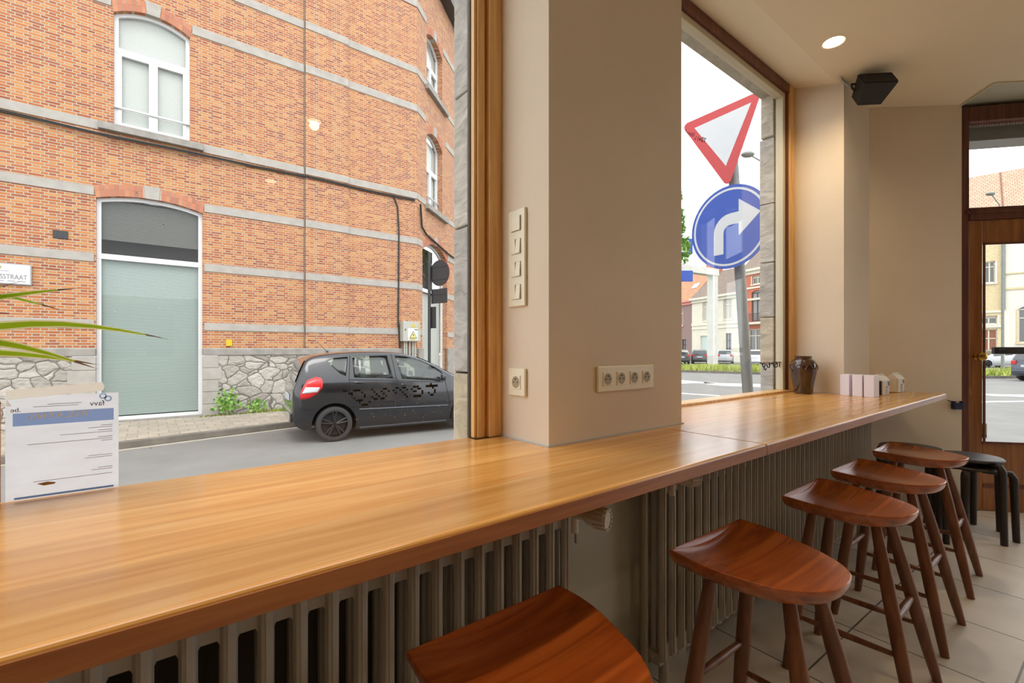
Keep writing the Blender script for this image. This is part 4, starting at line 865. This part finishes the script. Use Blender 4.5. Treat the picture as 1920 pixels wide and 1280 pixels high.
# ------------------------------------------------------------------ cars
def car(name, label, loc, rz, paint, seats=False, detail=True, cat='car', tall=1.0):
    t = thing(name, label, cat, loc, rz)
    top = [(-.665,.60),(-.66,.92),(-.61,1.06),(-.54,1.25),(-.45,1.44),(-.36,1.50),(-.2,1.54),(.1,1.575),(.5,1.595),(.9,1.595),(1.25,1.57),(1.55,1.50),(1.9,1.35),(2.25,1.15),(2.45,1.05),(2.7,1.0),(3.0,.93),(3.15,.84),(3.23,.70),(3.26,.5)]
    def lerp(tb, s):
        if s <= tb[0][0]: return tb[0][1]
        for (a, b_), (c_, d_) in zip(tb, tb[1:]):
            if s <= c_: return b_+(d_-b_)*(s-a)/(c_-a)
        return tb[-1][1]
    plan = [(-.665,.70),(-.64,.77),(-.58,.82),(-.45,.855),(0,.88),(1,.885),(2.3,.88),(2.7,.86),(3.0,.80),(3.15,.70),(3.23,.58),(3.26,.48)]
    zp = [(.18,.93),(.24,.965),(.38,.995),(.6,1.0),(.85,.99),(.98,.975),(1.06,.955),(1.2,.905),(1.4,.815),(1.55,.74),(1.62,.70)]
    def hw(s, z): return lerp(plan, s)*lerp(zp, z)
    ss_ = [-.665,-.655,-.63,-.6,-.56,-.52,-.48,-.45,-.40,-.34,-.26,-.15]+[ -.05+i*.11 for i in range(29)]+[3.08,3.12,3.16,3.2,3.23,3.25,3.26]
    zb = [(-.665,.42),(-.63,.32),(-.5,.24),(0,.2),(2.5,.18),(3.0,.2),(3.26,.3)]
    NZ = 16; rings = []
    for s in ss_:
        zt, z0 = lerp(top, s), lerp(zb, s); side = []
        zs_ = zt-.055 if zt > 1 else zt-.03
        for k in range(NZ+1):
            z = z0+(zs_-z0)*k/NZ; side.append((hw(s, z), z))
        w_ = side[-1][0]
        cap = [(w_*.97, zs_+(zt-zs_)*.45),(w_*.88, zs_+(zt-zs_)*.8),(w_*.6, zs_+(zt-zs_)*.97),(0, zt)]
        half = [(0, z0)]+side+cap
        rings.append([(s, -a, b_) for a, b_ in half]+[(s, a, b_) for a, b_ in half[-2:0:-1]])
    n = len(rings[0]); mb = MB(); mb.add([p for r in rings for p in r], [(i*n+k,i*n+(k+1)%n,(i+1)*n+(k+1)%n,(i+1)*n+k) for i in range(len(rings)-1) for k in range(n)]+[tuple(range(n))[::-1], tuple(range((len(rings)-1)*n, len(rings)*n))])
    body = mb.build('car_body', [paint, m_carin], t, smooth=True)
    WIN = {'q': [(-.12,1.43),(.02,1.475),(.26,1.495),(.20,1.15),(.10,1.20),(-.02,1.32)], 'r': [(.34,1.50),(.98,1.515),(1.05,1.085),(.34,1.12)], 'f': [(1.13,1.51),(1.35,1.49),(1.62,1.41),(1.9,1.28),(2.04,1.18),(2.06,1.03),(1.95,1.01),(1.22,1.07)]}
    cut = MB()
    for sgn in (0, 2.568):
        for y0, y1 in ((-1.1,-.55),(.55,1.1)):
            cut.prism_y([(sgn+.375*math.cos(k*math.tau/28), .31+.375*math.sin(k*math.tau/28)) for k in range(28)], y0, y1)
    if detail:
        for p in WIN.values(): cut.prism_y(p, -1.1, 1.1)
    co = cut.build('cutter', [m_carin], t)
    md = body.modifiers.new('cut', 'BOOLEAN'); md.operation = 'DIFFERENCE'; md.object = co; md.solver = 'EXACT'
    bpy.context.view_layer.update(); dg = bpy.context.evaluated_depsgraph_get(); nm = bpy.data.meshes.new_from_object(body.evaluated_get(dg))
    body.modifiers.clear(); body.data = nm; cm = co.data; bpy.data.objects.remove(co); bpy.data.meshes.remove(cm)
    def patch(pts, off, nm_, mt, parent=t, both=True, th=.012):
        bm = bmesh.new()
        for sg in ((-1,1) if both else (-1,)):
            vs = [bm.verts.new((p[0], sg, p[1])) for p in pts]; f_ = bm.faces.new(vs)
        bmesh.ops.triangulate(bm, faces=bm.faces[:]); bmesh.ops.subdivide_edges(bm, edges=bm.edges[:], cuts=3, use_grid_fill=True)
        for v in bm.verts: v.co.y = math.copysign(hw(v.co.x, v.co.z)+off, v.co.y)
        me = bpy.data.meshes.new(nm_); bm.to_mesh(me); bm.free(); me.materials.append(mt); o = bpy.data.objects.new(nm_, me); col.objects.link(o); o.parent = parent
        for p in me.polygons: p.use_smooth = True
        so = o.modifiers.new('thick', 'SOLIDIFY'); so.thickness = th; so.offset = 0; return o
    for nm_, p in WIN.items():
        patch(p, -.008 if detail else .004, 'side_window', m_carglass if detail else m_carglass2, th=.004)
    def ln2(a, b_, w_, o_=.001, mt=m_carin, nm_='door_seam'):
        N = 10; P = []
        for k in range(N+1):
            u = k/N; s, z = a[0]+(b_[0]-a[0])*u, a[1]+(b_[1]-a[1])*u; P.append((s, -hw(s, z)-o_, z))
        P2 = [(x, -y, z) for x, y, z in P]; MB().tube(P, w_, 5).tube(P2, w_, 5).build(nm_, mt, t)
    patch([(-.30,1.15),(-.21,1.13),(-.19,1.05),(-.20,.96),(-.29,.86),(-.40,.79),(-.54,.765),(-.56,.85),(-.50,1.0),(-.44,1.10)], .004, 'tail_lamp', m_tail)
    patch([(-.47,.98),(-.24,.97),(-.28,.89),(-.53,.87)], .0125, 'reversing_lamp', m_signw)
    # rear glass and plate
    rg = MB(); P = []
    for s in (-.445,-.49,-.54,-.585,-.61):
        z = lerp(top, s); w_ = hw(s, z)*.86; P += [(s-.012, -w_, z+.004),(s-.016, -w_*.5, z+.006),(s-.016, w_*.5, z+.006),(s-.012, w_, z+.004)]
    rg.add(P, [(i*4+k,i*4+k+1,(i+1)*4+k+1,(i+1)*4+k) for i in range(4) for k in range(3)]); rg.build('rear_window', m_carglass2, t, smooth=True)
    MB().box(-.69,-.667,-.26,.26,.72,.83).build('number_plate', m_signw, t)
    if not detail:
        for y0, y1 in ((-.74,-.50),(.50,.74)): MB().box(-.685,-.62,y0,y1,.84,1.04).build('tail_lamp', m_tail, t, bevel=.02)
    MB().box(-.70,-.60,-.70,.70,.36,.56).build('bumper', paint, t, bevel=.04, seg=3)
    ws = MB(); P = []
    for s in (1.62,1.8,2.0,2.2,2.38):
        z = lerp(top, s); w_ = hw(s, z)*.86; P += [(s, -w_, z+.006),(s, -w_*.4, z+.012),(s, w_*.4, z+.012),(s, w_, z+.006)]
    ws.add(P, [(i*4+k,i*4+k+1,(i+1)*4+k+1,(i+1)*4+k) for i in range(4) for k in range(3)]); ws.build('windscreen', m_carglass2, t, smooth=True)
    def wheel(s, sgn):
        y = sgn*.77; w_ = MB(); prof = [(.22,-.09),(.27,-.10),(.30,-.085),(.312,-.05),(.312,.05),(.30,.085),(.27,.10),(.22,.09)]; n_ = 36
        w_.add([(r*math.cos(k*math.tau/n_), q, r*math.sin(k*math.tau/n_)) for r, q in prof for k in range(n_)], [(i*n_+k,i*n_+(k+1)%n_,(i+1)*n_+(k+1)%n_,(i+1)*n_+k) for i in range(7) for k in range(n_)])
        o = w_.build('wheel', m_tyre, t, smooth=True); o.location = (s, y, .312)
        MB().prism_y([(.205*math.cos(k*math.tau/24), .205*math.sin(k*math.tau/24)) for k in range(24)], -.03, .03).build('brake_disc', m_carin, o)
        rim = MB(); yy = sgn*.085
        n2 = 36
        rim.add([(r*math.cos(k*math.tau/n2), q, r*math.sin(k*math.tau/n2)) for r, q in ((.235,yy*.9),(.235,yy*1.08),(.215,yy*1.08),(.21,yy*.3)) for k in range(n2)], [(i*n2+k,i*n2+(k+1)%n2,(i+1)*n2+(k+1)%n2,(i+1)*n2+k) for i in range(3) for k in range(n2)])
        for k in range(5):
            for e in (-.16,.16):
                mt = Matrix.Rotation(k*math.tau/5+R(90)+e*.0, 4, 'Y'); a = k*math.tau/5+R(90)
                p0 = (.03*math.cos(a+e*1.2), yy*1.0, .03*math.sin(a+e*1.2)); p1 = (.22*math.cos(a+e), yy*1.0, .22*math.sin(a+e)); rim.tube([p0,p1], [.016,.012], 6)
        rim.tube([(0,yy*.4,0),(0,yy*1.15,0)], .038, 14)
        rim.build('rim', m_rim, o, smooth=True)
    for s in (0, 2.568):
        for g in (-1, 1): wheel(s, g)
    if detail:
        MB().box(-.4,.05,-.75,.75,.22,.30).box(.42,2.15,-.845,.845,.17,.24).build('sill_panel', M('sill_dark', (44, 46, 52), .3), t, bevel=.03)
        ln2((.42,.55),(2.15,.52),.008, .002, M('rub_strip', (110, 114, 122), .3)); ln2((.30,1.52),(.25,1.10),.006); ln2((.25,1.10),(.30,.80),.005); ln2((.30,.80),(.44,.62),.005); ln2((1.06,1.54),(1.13,.9),.006); ln2((1.13,.9),(1.14,.25),.005); ln2((2.08,1.05),(2.18,.6),.005); ln2((2.18,.6),(2.15,.25),.005)
        ln2((.25,1.09),(1.10,1.045),.010,.002,m_dark,'belt_trim'); ln2((1.14,1.04),(2.05,.985),.010,.002,m_dark,'belt_trim')
        for s, z in ((.42,1.03),(1.28,.965)):
            MB().tube([(s-.09,-hw(s,z)-.012,z+.006),(s,-hw(s,z)-.035,z+.004),(s+.10,-hw(s,z)-.012,z-.006)], [.010,.015,.010], 8).build('door_handle', paint, t, smooth=True)
        for g in (-1, 1):
            mm = MB(); mm.lathe([(.01,-.07),(.07,-.055),(.085,0),(.07,.05),(.01,.065)], 16, (2.0, g*.98, 1.08), .6, 1.2); mm.tube([(2.0,g*.86,1.04),(2.0,g*.95,1.05)], .02, 8); mm.build('wing_mirror', paint, t, smooth=True)
        MB().tube([(.02,0,1.575),(-.16,0,1.78)], [.006,.003], 6).lathe([(.03,0),(.025,.015),(.008,.03)], 12, (.02,0,1.572)).build('antenna', m_blk, t)
        st_ = MB()
        for s, y in ((1.35,-.36),(1.35,.36),(.55,-.36),(.55,.36)):
            st_.box(s-.06,s+.06,y-.22,y+.22,1.02,1.28).box(s-.045,s+.045,y-.12,y+.12,1.30,1.46)
        st_.build('seat', M('seat_cloth', (58, 62, 62), .8), t, bevel=.03)
        MB().tube([(1.86,-.36+.17*math.cos(a*math.tau/16),1.06+.15*math.sin(a*math.tau/16)) for a in range(17)], .012, 6).build('steering_wheel', m_blk, t)
    return t
m_carin = M('car_dark', (20, 20, 22), .6); m_tyre = M('tyre', (52, 50, 50), .7); m_rim = M('black_rim', (40, 38, 40), .3, .6)
m_tail = M('tail_red', (214, 30, 34), .25, coat=.4)
m_carglass = glass('car_glass', (.90, .95, .92), 3.0); m_carglass2 = M('car_dark_glass', (40, 46, 46), .06, coat=1.0)
m_black_paint = M('black_car_paint', (26, 27, 34), .22, .3, coat=1.0)
car('hatchback_car', 'black hatchback parked along the kerb by the brick building', (2.69, 9.22, RZ), R(-7), m_black_paint, detail=True)
m_silver = M('silver_paint', (186, 188, 190), .3, .5, coat=1.); m_whitep = M('white_car_paint', (228, 230, 232), .3, coat=1.); m_blackp2 = M('charcoal_paint', (48, 50, 56), .3, coat=1.); m_navy = M('navy_paint', (44, 52, 78), .3, coat=1.)
hd = math.atan2(.94,.3415)
def pos(px, d, z=RZ): r = (px-960)/870*d; p = FW*d+RT*r; return (p.x, p.y, z)
car('hatchback_car', 'charcoal car seen from behind, left of the concrete post across the square', pos(1312,51), R(28), m_blackp2, detail=False)
car('hatchback_car', 'silver car seen from behind, just right of the concrete post across the square', pos(1359,51), R(28), m_silver, detail=False)
car('hatchback_car', 'white car seen from behind, right of the traffic sign pole across the square', pos(1414,47), R(27), m_whitep, detail=False)
car('hatchback_car', 'dark car at the left edge of the second window across the square', pos(1277,50), R(40), m_blackp2, detail=False)
car('parked_car', 'silver grey car parked before the brown house door, seen through the glass door', pos(1888,41), R(142), m_silver, detail=False)
car('driving_car', 'dark blue car on the road, seen through the glass door', pos(1950,23.4), R(-38), m_navy, detail=False)

# ------------------------------------------------------------------ traffic signs
def sign_pole(loc, name, lb): return thing(name, lb, 'traffic sign', loc)
SA = R(-93.4)
tp = sign_pole((4.93,2.42,0), 'traffic_sign_post', 'grey leaning post carrying the yield and right turn signs'); tp['category'] = 'post'
MB().tube([(.21,-.10,RZ),(.02,.03,3.0),(-.02,.06,3.70)], .054, 16).build('pole', m_galv, tp, smooth=True)
ys = thing('yield_sign', 'red and white triangular yield sign above the blue disc', 'traffic sign', (4.79,2.42,0), SA)
def rtri(pts, r, y0, y1, mb):
    out = []
    n = len(pts)
    for i in range(n):
        p = Vector(pts[i]); a = (Vector(pts[i-1])-p).normalized(); b_ = (Vector(pts[(i+1)%n])-p).normalized(); L_ = r*1.7
        P0, P2 = p+a*L_, p+b_*L_; P1 = p+(a+b_)*L_*.22
        for u in (0,.25,.5,.75,1): out.append(tuple(P0*(1-u)**2+P1*2*u*(1-u)+P2*u*u))
    return mb.prism_y(out, y0, y1)
T3 = [(-.575,3.765),(.34,3.755),(-.012,2.885)]
rtri(T3, .045, -.008, .0, MB()).build('sign_panel', m_red, ys)
MB().prism_y([(-.405,3.668),(.235,3.675),(-.034,3.125)], -.010, -.0075).build('white_field', m_signw, ys)
MB().box(-.35,.15,.0,.02,3.58,3.62).box(-.12,.06,.0,.02,3.14,3.18).build('mounting_rail', m_galv, ys)
bd = thing('right_turn_sign', 'round blue sign with white arrow turning right', 'traffic sign', (4.79,2.42,0), SA)
cx, cz, rr = -.005, 2.475, .435
circ = lambda r, n=48: [(cx+r*math.cos(k*math.tau/n), cz+r*math.sin(k*math.tau/n)) for k in range(n)]
MB().prism_y(circ(rr), -.008, 0).build('sign_disc', m_blue, bd)
rg = MB(); n = 48
rg.add([(x,-.0095,z) for x, z in circ(.405)+circ(.383)], [(k,(k+1)%n,n+(k+1)%n,n+k) for k in range(n)]); rg.build('white_ring', m_signw, bd)
ar = MB(); ox = -.005
inn = [(ox-.055+.0,2.20),(ox-.055,2.42)]; out_ = [(ox-.165,2.20),(ox-.165,2.43)]
for k in range(7):
    a = k/6*math.pi/2; inn.append((ox-.055+.075-.075*math.cos(a), 2.42+.075*math.sin(a))); out_.append((ox-.165+.185-.185*math.cos(a), 2.43+.185*math.sin(a)))
inn.append((ox+.11,2.495)); out_.append((ox+.11,2.615))
for k in range(len(inn)-1): ar.add([(out_[k][0],-.0098,out_[k][1]),(inn[k][0],-.0098,inn[k][1]),(inn[k+1][0],-.0098,inn[k+1][1]),(out_[k+1][0],-.0098,out_[k+1][1])], [(0,1,2,3)])
ar.add([(ox+.11,-.0098,2.365),(ox+.335,-.0098,2.565),(ox+.11,-.0098,2.745)], [(0,1,2)])
ar.build('white_arrow', m_signw, bd)
MB().box(-.2,.2,.0,.02,2.62,2.66).box(-.2,.2,.0,.02,2.28,2.32).build('mounting_rail', m_galv, bd)
# sign post seen from behind near the far wing
pz_ = pos(805, 11.9)
bp_ = thing('sign_post_from_behind', 'post with round and square signs seen from behind, right of the electrical box', 'traffic sign', (pz_[0], pz_[1], -.32), R(-72))
MB().tube([(0,0,0),(0,0,4.0)], .04, 12).build('pole', m_dark, bp_, smooth=True)
MB().prism_y([(.30+.33*math.cos(k*math.tau/28), 3.45+.33*math.sin(k*math.tau/28)) for k in range(28)], .05, .06).build('round_panel', m_dark, bp_)
MB().prism_y([(.30+.335*math.cos(k*math.tau/28), 3.45+.335*math.sin(k*math.tau/28)) for k in range(28)], .06, .068).build('red_rim', m_red, bp_)
MB().box(.02,.56,.05,.062,2.68,3.05).box(.0,.18,.05,.062,2.05,2.6).build('square_panel', m_dark, bp_)
MB().box(-.02,.55,.04,.055,3.60,3.64).box(-.02,.55,.04,.055,3.28,3.32).box(-.02,.5,.04,.055,2.9,2.94).build('mounting_rail', m_dark, bp_)


# ------------------------------------------------------------------ far square: grass, gantry, houses, trees
def gpt(px, py, z=RZ):
    d = 870*(CAM_H-z)/(py-654); return pos(px, d, z)
md = [(24.5,40),(26,32),(29.8,18.2),(31,13.7),(36.6,4.2),(52.3,-8.1),(70,-22)]
off = [(x+6.5,y+2.6) for x, y in md]
struct(MB().prism(md+off[::-1], RZ, -.30).build('median_soil', m_grassbase := M('grass_ground', (150,168,70), .9, var=.3, vs=3, bmp=.5, bs=20)))
struct(MB().prism([(x-.25,y-.1) for x, y in md]+md[::-1], RZ, -.29).build('median_kerb', m_kerb))
g = MB(); r_ = random.Random(9)
for k in range(9000):
    i = r_.randrange(len(md)-2) if r_.random() < .2 else r_.choice((1,2,3,4)); u = r_.random(); w_ = r_.random()**1.5
    a, b_, c_, d_ = md[i], md[i+1], off[i], off[i+1]
    x = (a[0]*(1-u)+b_[0]*u)*(1-w_)+(c_[0]*(1-u)+d_[0]*u)*w_; y = (a[1]*(1-u)+b_[1]*u)*(1-w_)+(c_[1]*(1-u)+d_[1]*u)*w_
    h = r_.uniform(.12,.42); q = r_.uniform(.02,.05); dx = r_.uniform(-.12,.12)
    g.add([(x-q*.6,y+q,-.3),(x+q*.6,y-q,-.3),(x+dx,y+dx,-.3+h)], [(0,1,2)])
tag(g.build('median_grass', m_grass), 'yellow green grass growing on the median between the roads', 'grass', kind='stuff')
# lane markings
mk = MB()
def quad(*p): mk.add([gpt(x, y, RZ+.004) for x, y in p], [tuple(range(len(p)))])
quad((1275,712),(1320,716),(1345,719),(1300,718),(1275,719)); quad((1318,716),(1352,718),(1440,720),(1440,726),(1352,723),(1325,720)); quad((1275,736),(1350,741),(1350,742.5),(1275,738))
quad((1830,738),(1990,741),(1990,746),(1860,742)); quad((1830,752),(1990,750),(1990,752),(1830,754.5))
struct(mk.build('lane_marking', m_white))
# concrete gantry
a = Vector(pos(1336,42)); b_ = Vector(pos(1230,38))
gy = thing('concrete_gantry', 'white concrete portal with tall post standing on the grass median', 'gantry', tuple(a), math.atan2((b_-a).y,(b_-a).x))
L = (b_-a).length
m_conc = M('white_concrete', (214,212,204), .85, var=.1, vs=2)
MB().box(-.36,.36,-.3,.3,0,8.25).build('post', m_conc, gy); MB().box(-.5,L,-.33,.33,8.25,8.85).build('beam', m_conc, gy); MB().box(L-.7,L,-.3,.3,0,8.25).build('post', m_conc, gy)
sgx = thing('blue_sign_board', 'blue framed board on the concrete beam, at the left edge of the second window', 'sign', pos(1287,39.2,8.1), math.atan2(RT.y,RT.x))
MB().box(-.7,.5,-.1,.1,1.1,2.4).box(-.7,.5,-.1,.1,-1.2,-.3).build('blue_frame', m_blue, sgx); MB().box(-.6,.15,-.13,-.1,1.25,1.7).box(-.6,.15,-.13,-.1,1.8,2.25).build('board_panel', m_signw, sgx)
# houses
m_cream = M('cream_render', (232,226,206), .85, var=.05, vs=1.5); m_yellow = brick('yellow_brick', [(226,204,150),(238,218,168),(216,192,140)], (230,222,200), .075, .24); m_whiter = M('white_render', (240,234,220), .85)
m_redb = brick('red_brick', [(196,86,58),(214,104,72),(184,80,58)], (214,160,130), .08, .24); m_pink = M('brown_cladding', (150,124,118), .8); m_pinkw = M('pink_render', (226,150,136), .8)
m_rooft = tiles('grey_roof_tiles', (150,132,118), (104,92,84), .3, .28, .5, jw=.03, rough=.9); m_roofo = tiles('orange_roof_tiles', (206,150,112), (150,108,84), .3, .28, .5, jw=.03, rough=.9); m_roofp = tiles('pink_roof_tiles', (216,172,146), (160,124,104), .32, .3, .5, jw=.03, rough=.9)
m_winin = M('window_dark', (92,96,94), .15, coat=.6); m_curt = M('net_curtain', (196,196,188), .8); m_shut = M('pale_shutter', (196,214,208), .6); m_brd = M('brown_door_paint', (158,104,76), .6); m_greyd = M('grey_door', (150,150,150), .5)
def house(name, lb, loc, rz, x0, x1, eave, ridge, depth, wall, roof, wins, bnds=(), trim=None, roofwin=()):
    t = thing(name, lb, 'house', loc, rz); trim = trim or m_cream
    w_ = MB(); H = [(a,b_,c_,d_,r) for a,b_,c_,d_,r,k in wins]
    panel(w_, x0, x1, RZ, eave, H, .22)
    w_.add([(x0,0,RZ),(x0,depth,RZ),(x0,depth,eave),(x0,depth/2,ridge),(x0,0,eave)], [(0,1,2,3,4)]); w_.add([(x1,0,RZ),(x1,depth,RZ),(x1,depth,eave),(x1,depth/2,ridge),(x1,0,eave)], [(0,1,2,3,4)]); w_.add([(x0,depth,RZ),(x1,depth,RZ),(x1,depth,eave),(x0,depth,eave)], [(0,1,2,3)])
    w_.build('wall', wall, t)
    sl = math.hypot(depth/2, ridge-eave); an = math.atan2(ridge-eave, depth/2)
    rf = MB(); rf.box(x0-.1, x1+.1, -.45, sl, 0, .15); ro = rf.build('roof', roof, t); ro.location = (0,0,eave); ro.rotation_euler = (an,0,0)
    rf = MB(); rf.box(x0-.1, x1+.1, -.3, sl, 0, .15); r2 = rf.build('roof', roof, t); r2.location = (0,depth,eave); r2.rotation_euler = (an,0,R(180)); r2.location = (x0+x1,depth,eave)
    MB().box(x0-.05,x1+.05,-.5,.0,eave-.32,eave-.05).box(x0,x1,-.2,.0,eave-.7,eave-.32).build('cornice', trim, t)
    if bnds:
        for z, hh in bnds: MB().box(x0,x1,-.1,.02,z,z+hh).build('string_course', trim, t)
    for a,b_,c_,d_,r,k in wins:
        f = MB(); wd_ = .09; f.box(a,a+wd_,.12,.2,c_,d_+r*.3).box(b_-wd_,b_,.12,.2,c_,d_+r*.3).box(a,b_,.12,.2,c_,c_+wd_).box(a,b_,.12,.2,d_-wd_,d_)
        if k != 's': f.box((a+b_)/2-.05,(a+b_)/2+.05,.12,.2,c_,d_).box(a,b_,.12,.2,c_+(d_-c_)*.72,c_+(d_-c_)*.72+.09)
        kind = {'w':m_winin,'c':m_curt,'s':m_shut,'d':m_brd,'g':m_greyd}[k]
        fo = f.build('window' if k in 'wcs' else 'door', m_cream if k != 'g' else m_dark, t)
        MB().add([(a,.19,c_),(b_,.19,c_),(b_,.19,d_+r),(a,.19,d_+r)], [(0,1,2,3)]).build('pane', kind, fo)
        if k in 'wc': MB().box(a-.15,b_+.15,-.12,.02,c_-.15,c_).box(a-.12,a,-.04,.02,c_,d_).box(b_,b_+.12,-.04,.02,c_,d_).build('surround', trim, fo)
    for i, (u, v, s_) in enumerate(roofwin):
        rw = MB().box(u-s_*.5,u+s_*.5,v,v+s_*.9,.15,.24).build('roof_window', m_signw, ro)
    return t
HR = math.atan2(-.94,-.3415)
house('cream_house', 'cream rendered house with grey tiled roof behind the traffic sign pole', (57.4,27.4,0), HR, -9.1, 0, 8.3, 12.2, 8.5, m_cream, m_rooft,
  [(-6.95,-5.6,5.0,7.5,.15,'c'),(-3.1,-1.65,5.0,7.5,.15,'c'),(-7.4,-5.4,.6,3.0,0,'s'),(-2.7,-1.75,-.3,3.2,0,'g')], [(4.4,.4),(3.9,.12)], roofwin=[(-1.2,1.2,1.6)])
house('red_house', 'orange red brick house with balcony right of the traffic sign pole', (57.4,27.4,0), HR, .02, 7.5, 10.8, 15.2, 9, m_redb, m_rooft,
  [(1.5,3.0,8.9,9.9,0,'w'),(1.4,2.9,4.5,7.9,.25,'g'),(1.0,2.9,.5,3.6,0,'w'),(4.5,6.0,4.5,7.9,.25,'g')], [(7.0,.25),(8.4,.2)], roofwin=[(2.6,1.6,1.5)])
bal = thing('balcony', 'iron balcony on the red brick house', 'balcony', (57.4,27.4,0), HR)
bl_ = MB().box(.9,4.6,-.9,-.02,4.1,4.35); bl_.build('slab', m_cream, bal); rl = MB().box(.9,4.6,-.9,-.85,5.3,5.36)
for k in range(38): rl.box(.9+k*.1,.92+k*.1,-.89,-.87,4.35,5.3)
rl.build('railing', m_dark, bal)
house('brown_house', 'brown clad house with orange roof at the left edge of the second window', (57.4,27.4,0), HR, -16.5, -9.13, 8.2, 12.8, 9, m_pink, m_roofo, [(-12.4,-11.0,4.6,7.0,0,'w'),(-11.2,-10.3,-.3,2.6,0,'g'),(-15,-13.2,4.6,7,0,'w')], trim=m_pinkw, roofwin=[(-10.6,2.4,1.1)])
house('beige_house', 'beige house with grey roof beyond the brown clad house', (57.4,27.4,0), HR, -26, -16.6, 8.6, 12.6, 9, m_whiter, m_rooft, [(-19,-17.7,4.8,7.2,.1,'w'),(-22,-20.7,4.8,7.2,.1,'w'),(-19,-17.7,.6,3,0,'w'),(-22,-21,-.3,2.8,0,'d')])
chm = thing('brick_chimney', 'wide orange brick chimney between the brown and cream houses', 'chimney', (57.4,27.4,0), HR)
MB().box(-10.2,-8.2,3.4,4.6,10.5,13.6).build('stack', m_redb, chm); MB().box(-9.8,-9.3,3.7,4.3,13.6,14.1).box(-9.0,-8.5,3.7,4.3,13.6,14.1).build('chimney_pot', m_dark, chm)
HR2 = math.atan2(-.990,.137)
house('yellow_brick_house', 'yellow brick house with brown door, seen through the glass door', (65.2,6.0,0), HR2, -9, 0, 13.6, 19.7, 11, m_yellow, m_roofp,
  [(-1.36,-.56,7.7,9.8,0,'w'),(-1.6,-.42,3.65,4.45,0,'w'),(-1.6,-.42,-.3,3.15,0,'d'),(-5,-3.6,7.7,9.8,0,'w'),(-5,-3.6,2,4.4,0,'w')], [(4.75,.18),(3.3,.25)], trim=m_whiter)
house('white_house', 'white rendered house right of the yellow brick one, seen through the glass door', (65.2,6.0,0), HR2, .02, 12, 13.6, 19.7, 11, m_whiter, m_roofp,
  [(.95,2.4,1.8,5.0,.3,'w'),(1.6,3.0,10.8,13.2,0,'w'),(5,6.4,1.8,5.0,.3,'w'),(5,6.4,8,10.6,0,'w')], [(6.9,.2),(8.4,.12)], trim=m_yellow)
dp_ = thing('drain_pipe', 'grey rain pipe between the yellow and white houses', 'pipe', (65.2,6.0,0), HR2)
MB().tube([(0,-.15,5.0),(0,-.15,13.5)], .12, 8).build('pipe_run', m_galv, dp_)
# tree beyond
def tree(px, d, zc, rad, n, lb, trunk=True):
    p = pos(px, d); t = thing('leafy_tree', lb, 'tree', p); r_ = random.Random(int(px)); g = MB()
    bl = [(r_.gauss(0,rad*.45), r_.gauss(0,rad*.45), zc-RZ+r_.gauss(0,rad*.7), rad*r_.uniform(.35,.6)) for _ in range(16)]
    for k in range(n):
        b_ = r_.choice(bl); v = Vector((r_.gauss(0,1),r_.gauss(0,1),r_.gauss(0,1))).normalized()*b_[3]*r_.uniform(.6,1.05); c0 = Vector(b_[:3])+v
        u = Vector((r_.gauss(0,1),r_.gauss(0,1),r_.gauss(0,1))).normalized(); w_ = u.cross(Vector((.3,.5,.8))).normalized(); s_ = r_.uniform(.12,.24)
        g.add([c0-u*s_, c0+w_*s_*.6, c0+u*s_, c0-w_*s_*.6], [(0,1,2,3)])
    g.build('foliage', m_leaf, t)
    tk = MB().tube([(0,0,0),(.1,0,zc*.5),(0,.1,zc)], [.3,.22,.12], 8)
    for k in range(6): q = bl[k]; tk.tube([(0,0,zc*.7),(q[0],q[1],q[2])], [.1,.03], 5)
    tk.build('trunk', m_bark, t)
tree(1232, 36, 10.5, 2.3, 6000, 'green leafy tree at the left edge of the second window')
tree(858, 40, 3.5, 2.2, 3000, 'green tree glimpsed beyond the brick wing at the stone jamb')
def lamp(px, d, z, px2, lb, hh):
    p = Vector(pos(px2, d)); q = Vector(pos(px, d, z)); t = thing('street_lamp', lb, 'street lamp', tuple(p)); r_ = q-p
    MB().tube([(0,0,0),(0,0,z-RZ-hh)], [.09,.06], 10).build('pole', m_galv, t, smooth=True)
    MB().tube([(0,0,z-RZ-hh),(r_.x*.3,r_.y*.3,r_.z-hh*.45),(r_.x*.95,r_.y*.95,r_.z)], .035, 8).build('arm', m_galv, t, smooth=True)
    h = MB().lathe([(.02,-.12),(.14,-.10),(.20,-.02),(.19,.05),(.10,.11),(.02,.13)], 16, (0,0,0), 1.5, 1); o = h.build('lamp_head', m_galv, t, smooth=True); o.location = r_; o.rotation_euler = (0,0,math.atan2(RT.y,RT.x))
lamp(1402, 21, 10.0, 1450, 'street lamp with arched arm behind the red triangle sign', .95)
lamp(1857, 32, 11.9, 1880, 'street lamp seen through the transom above the glass door', 1.6)
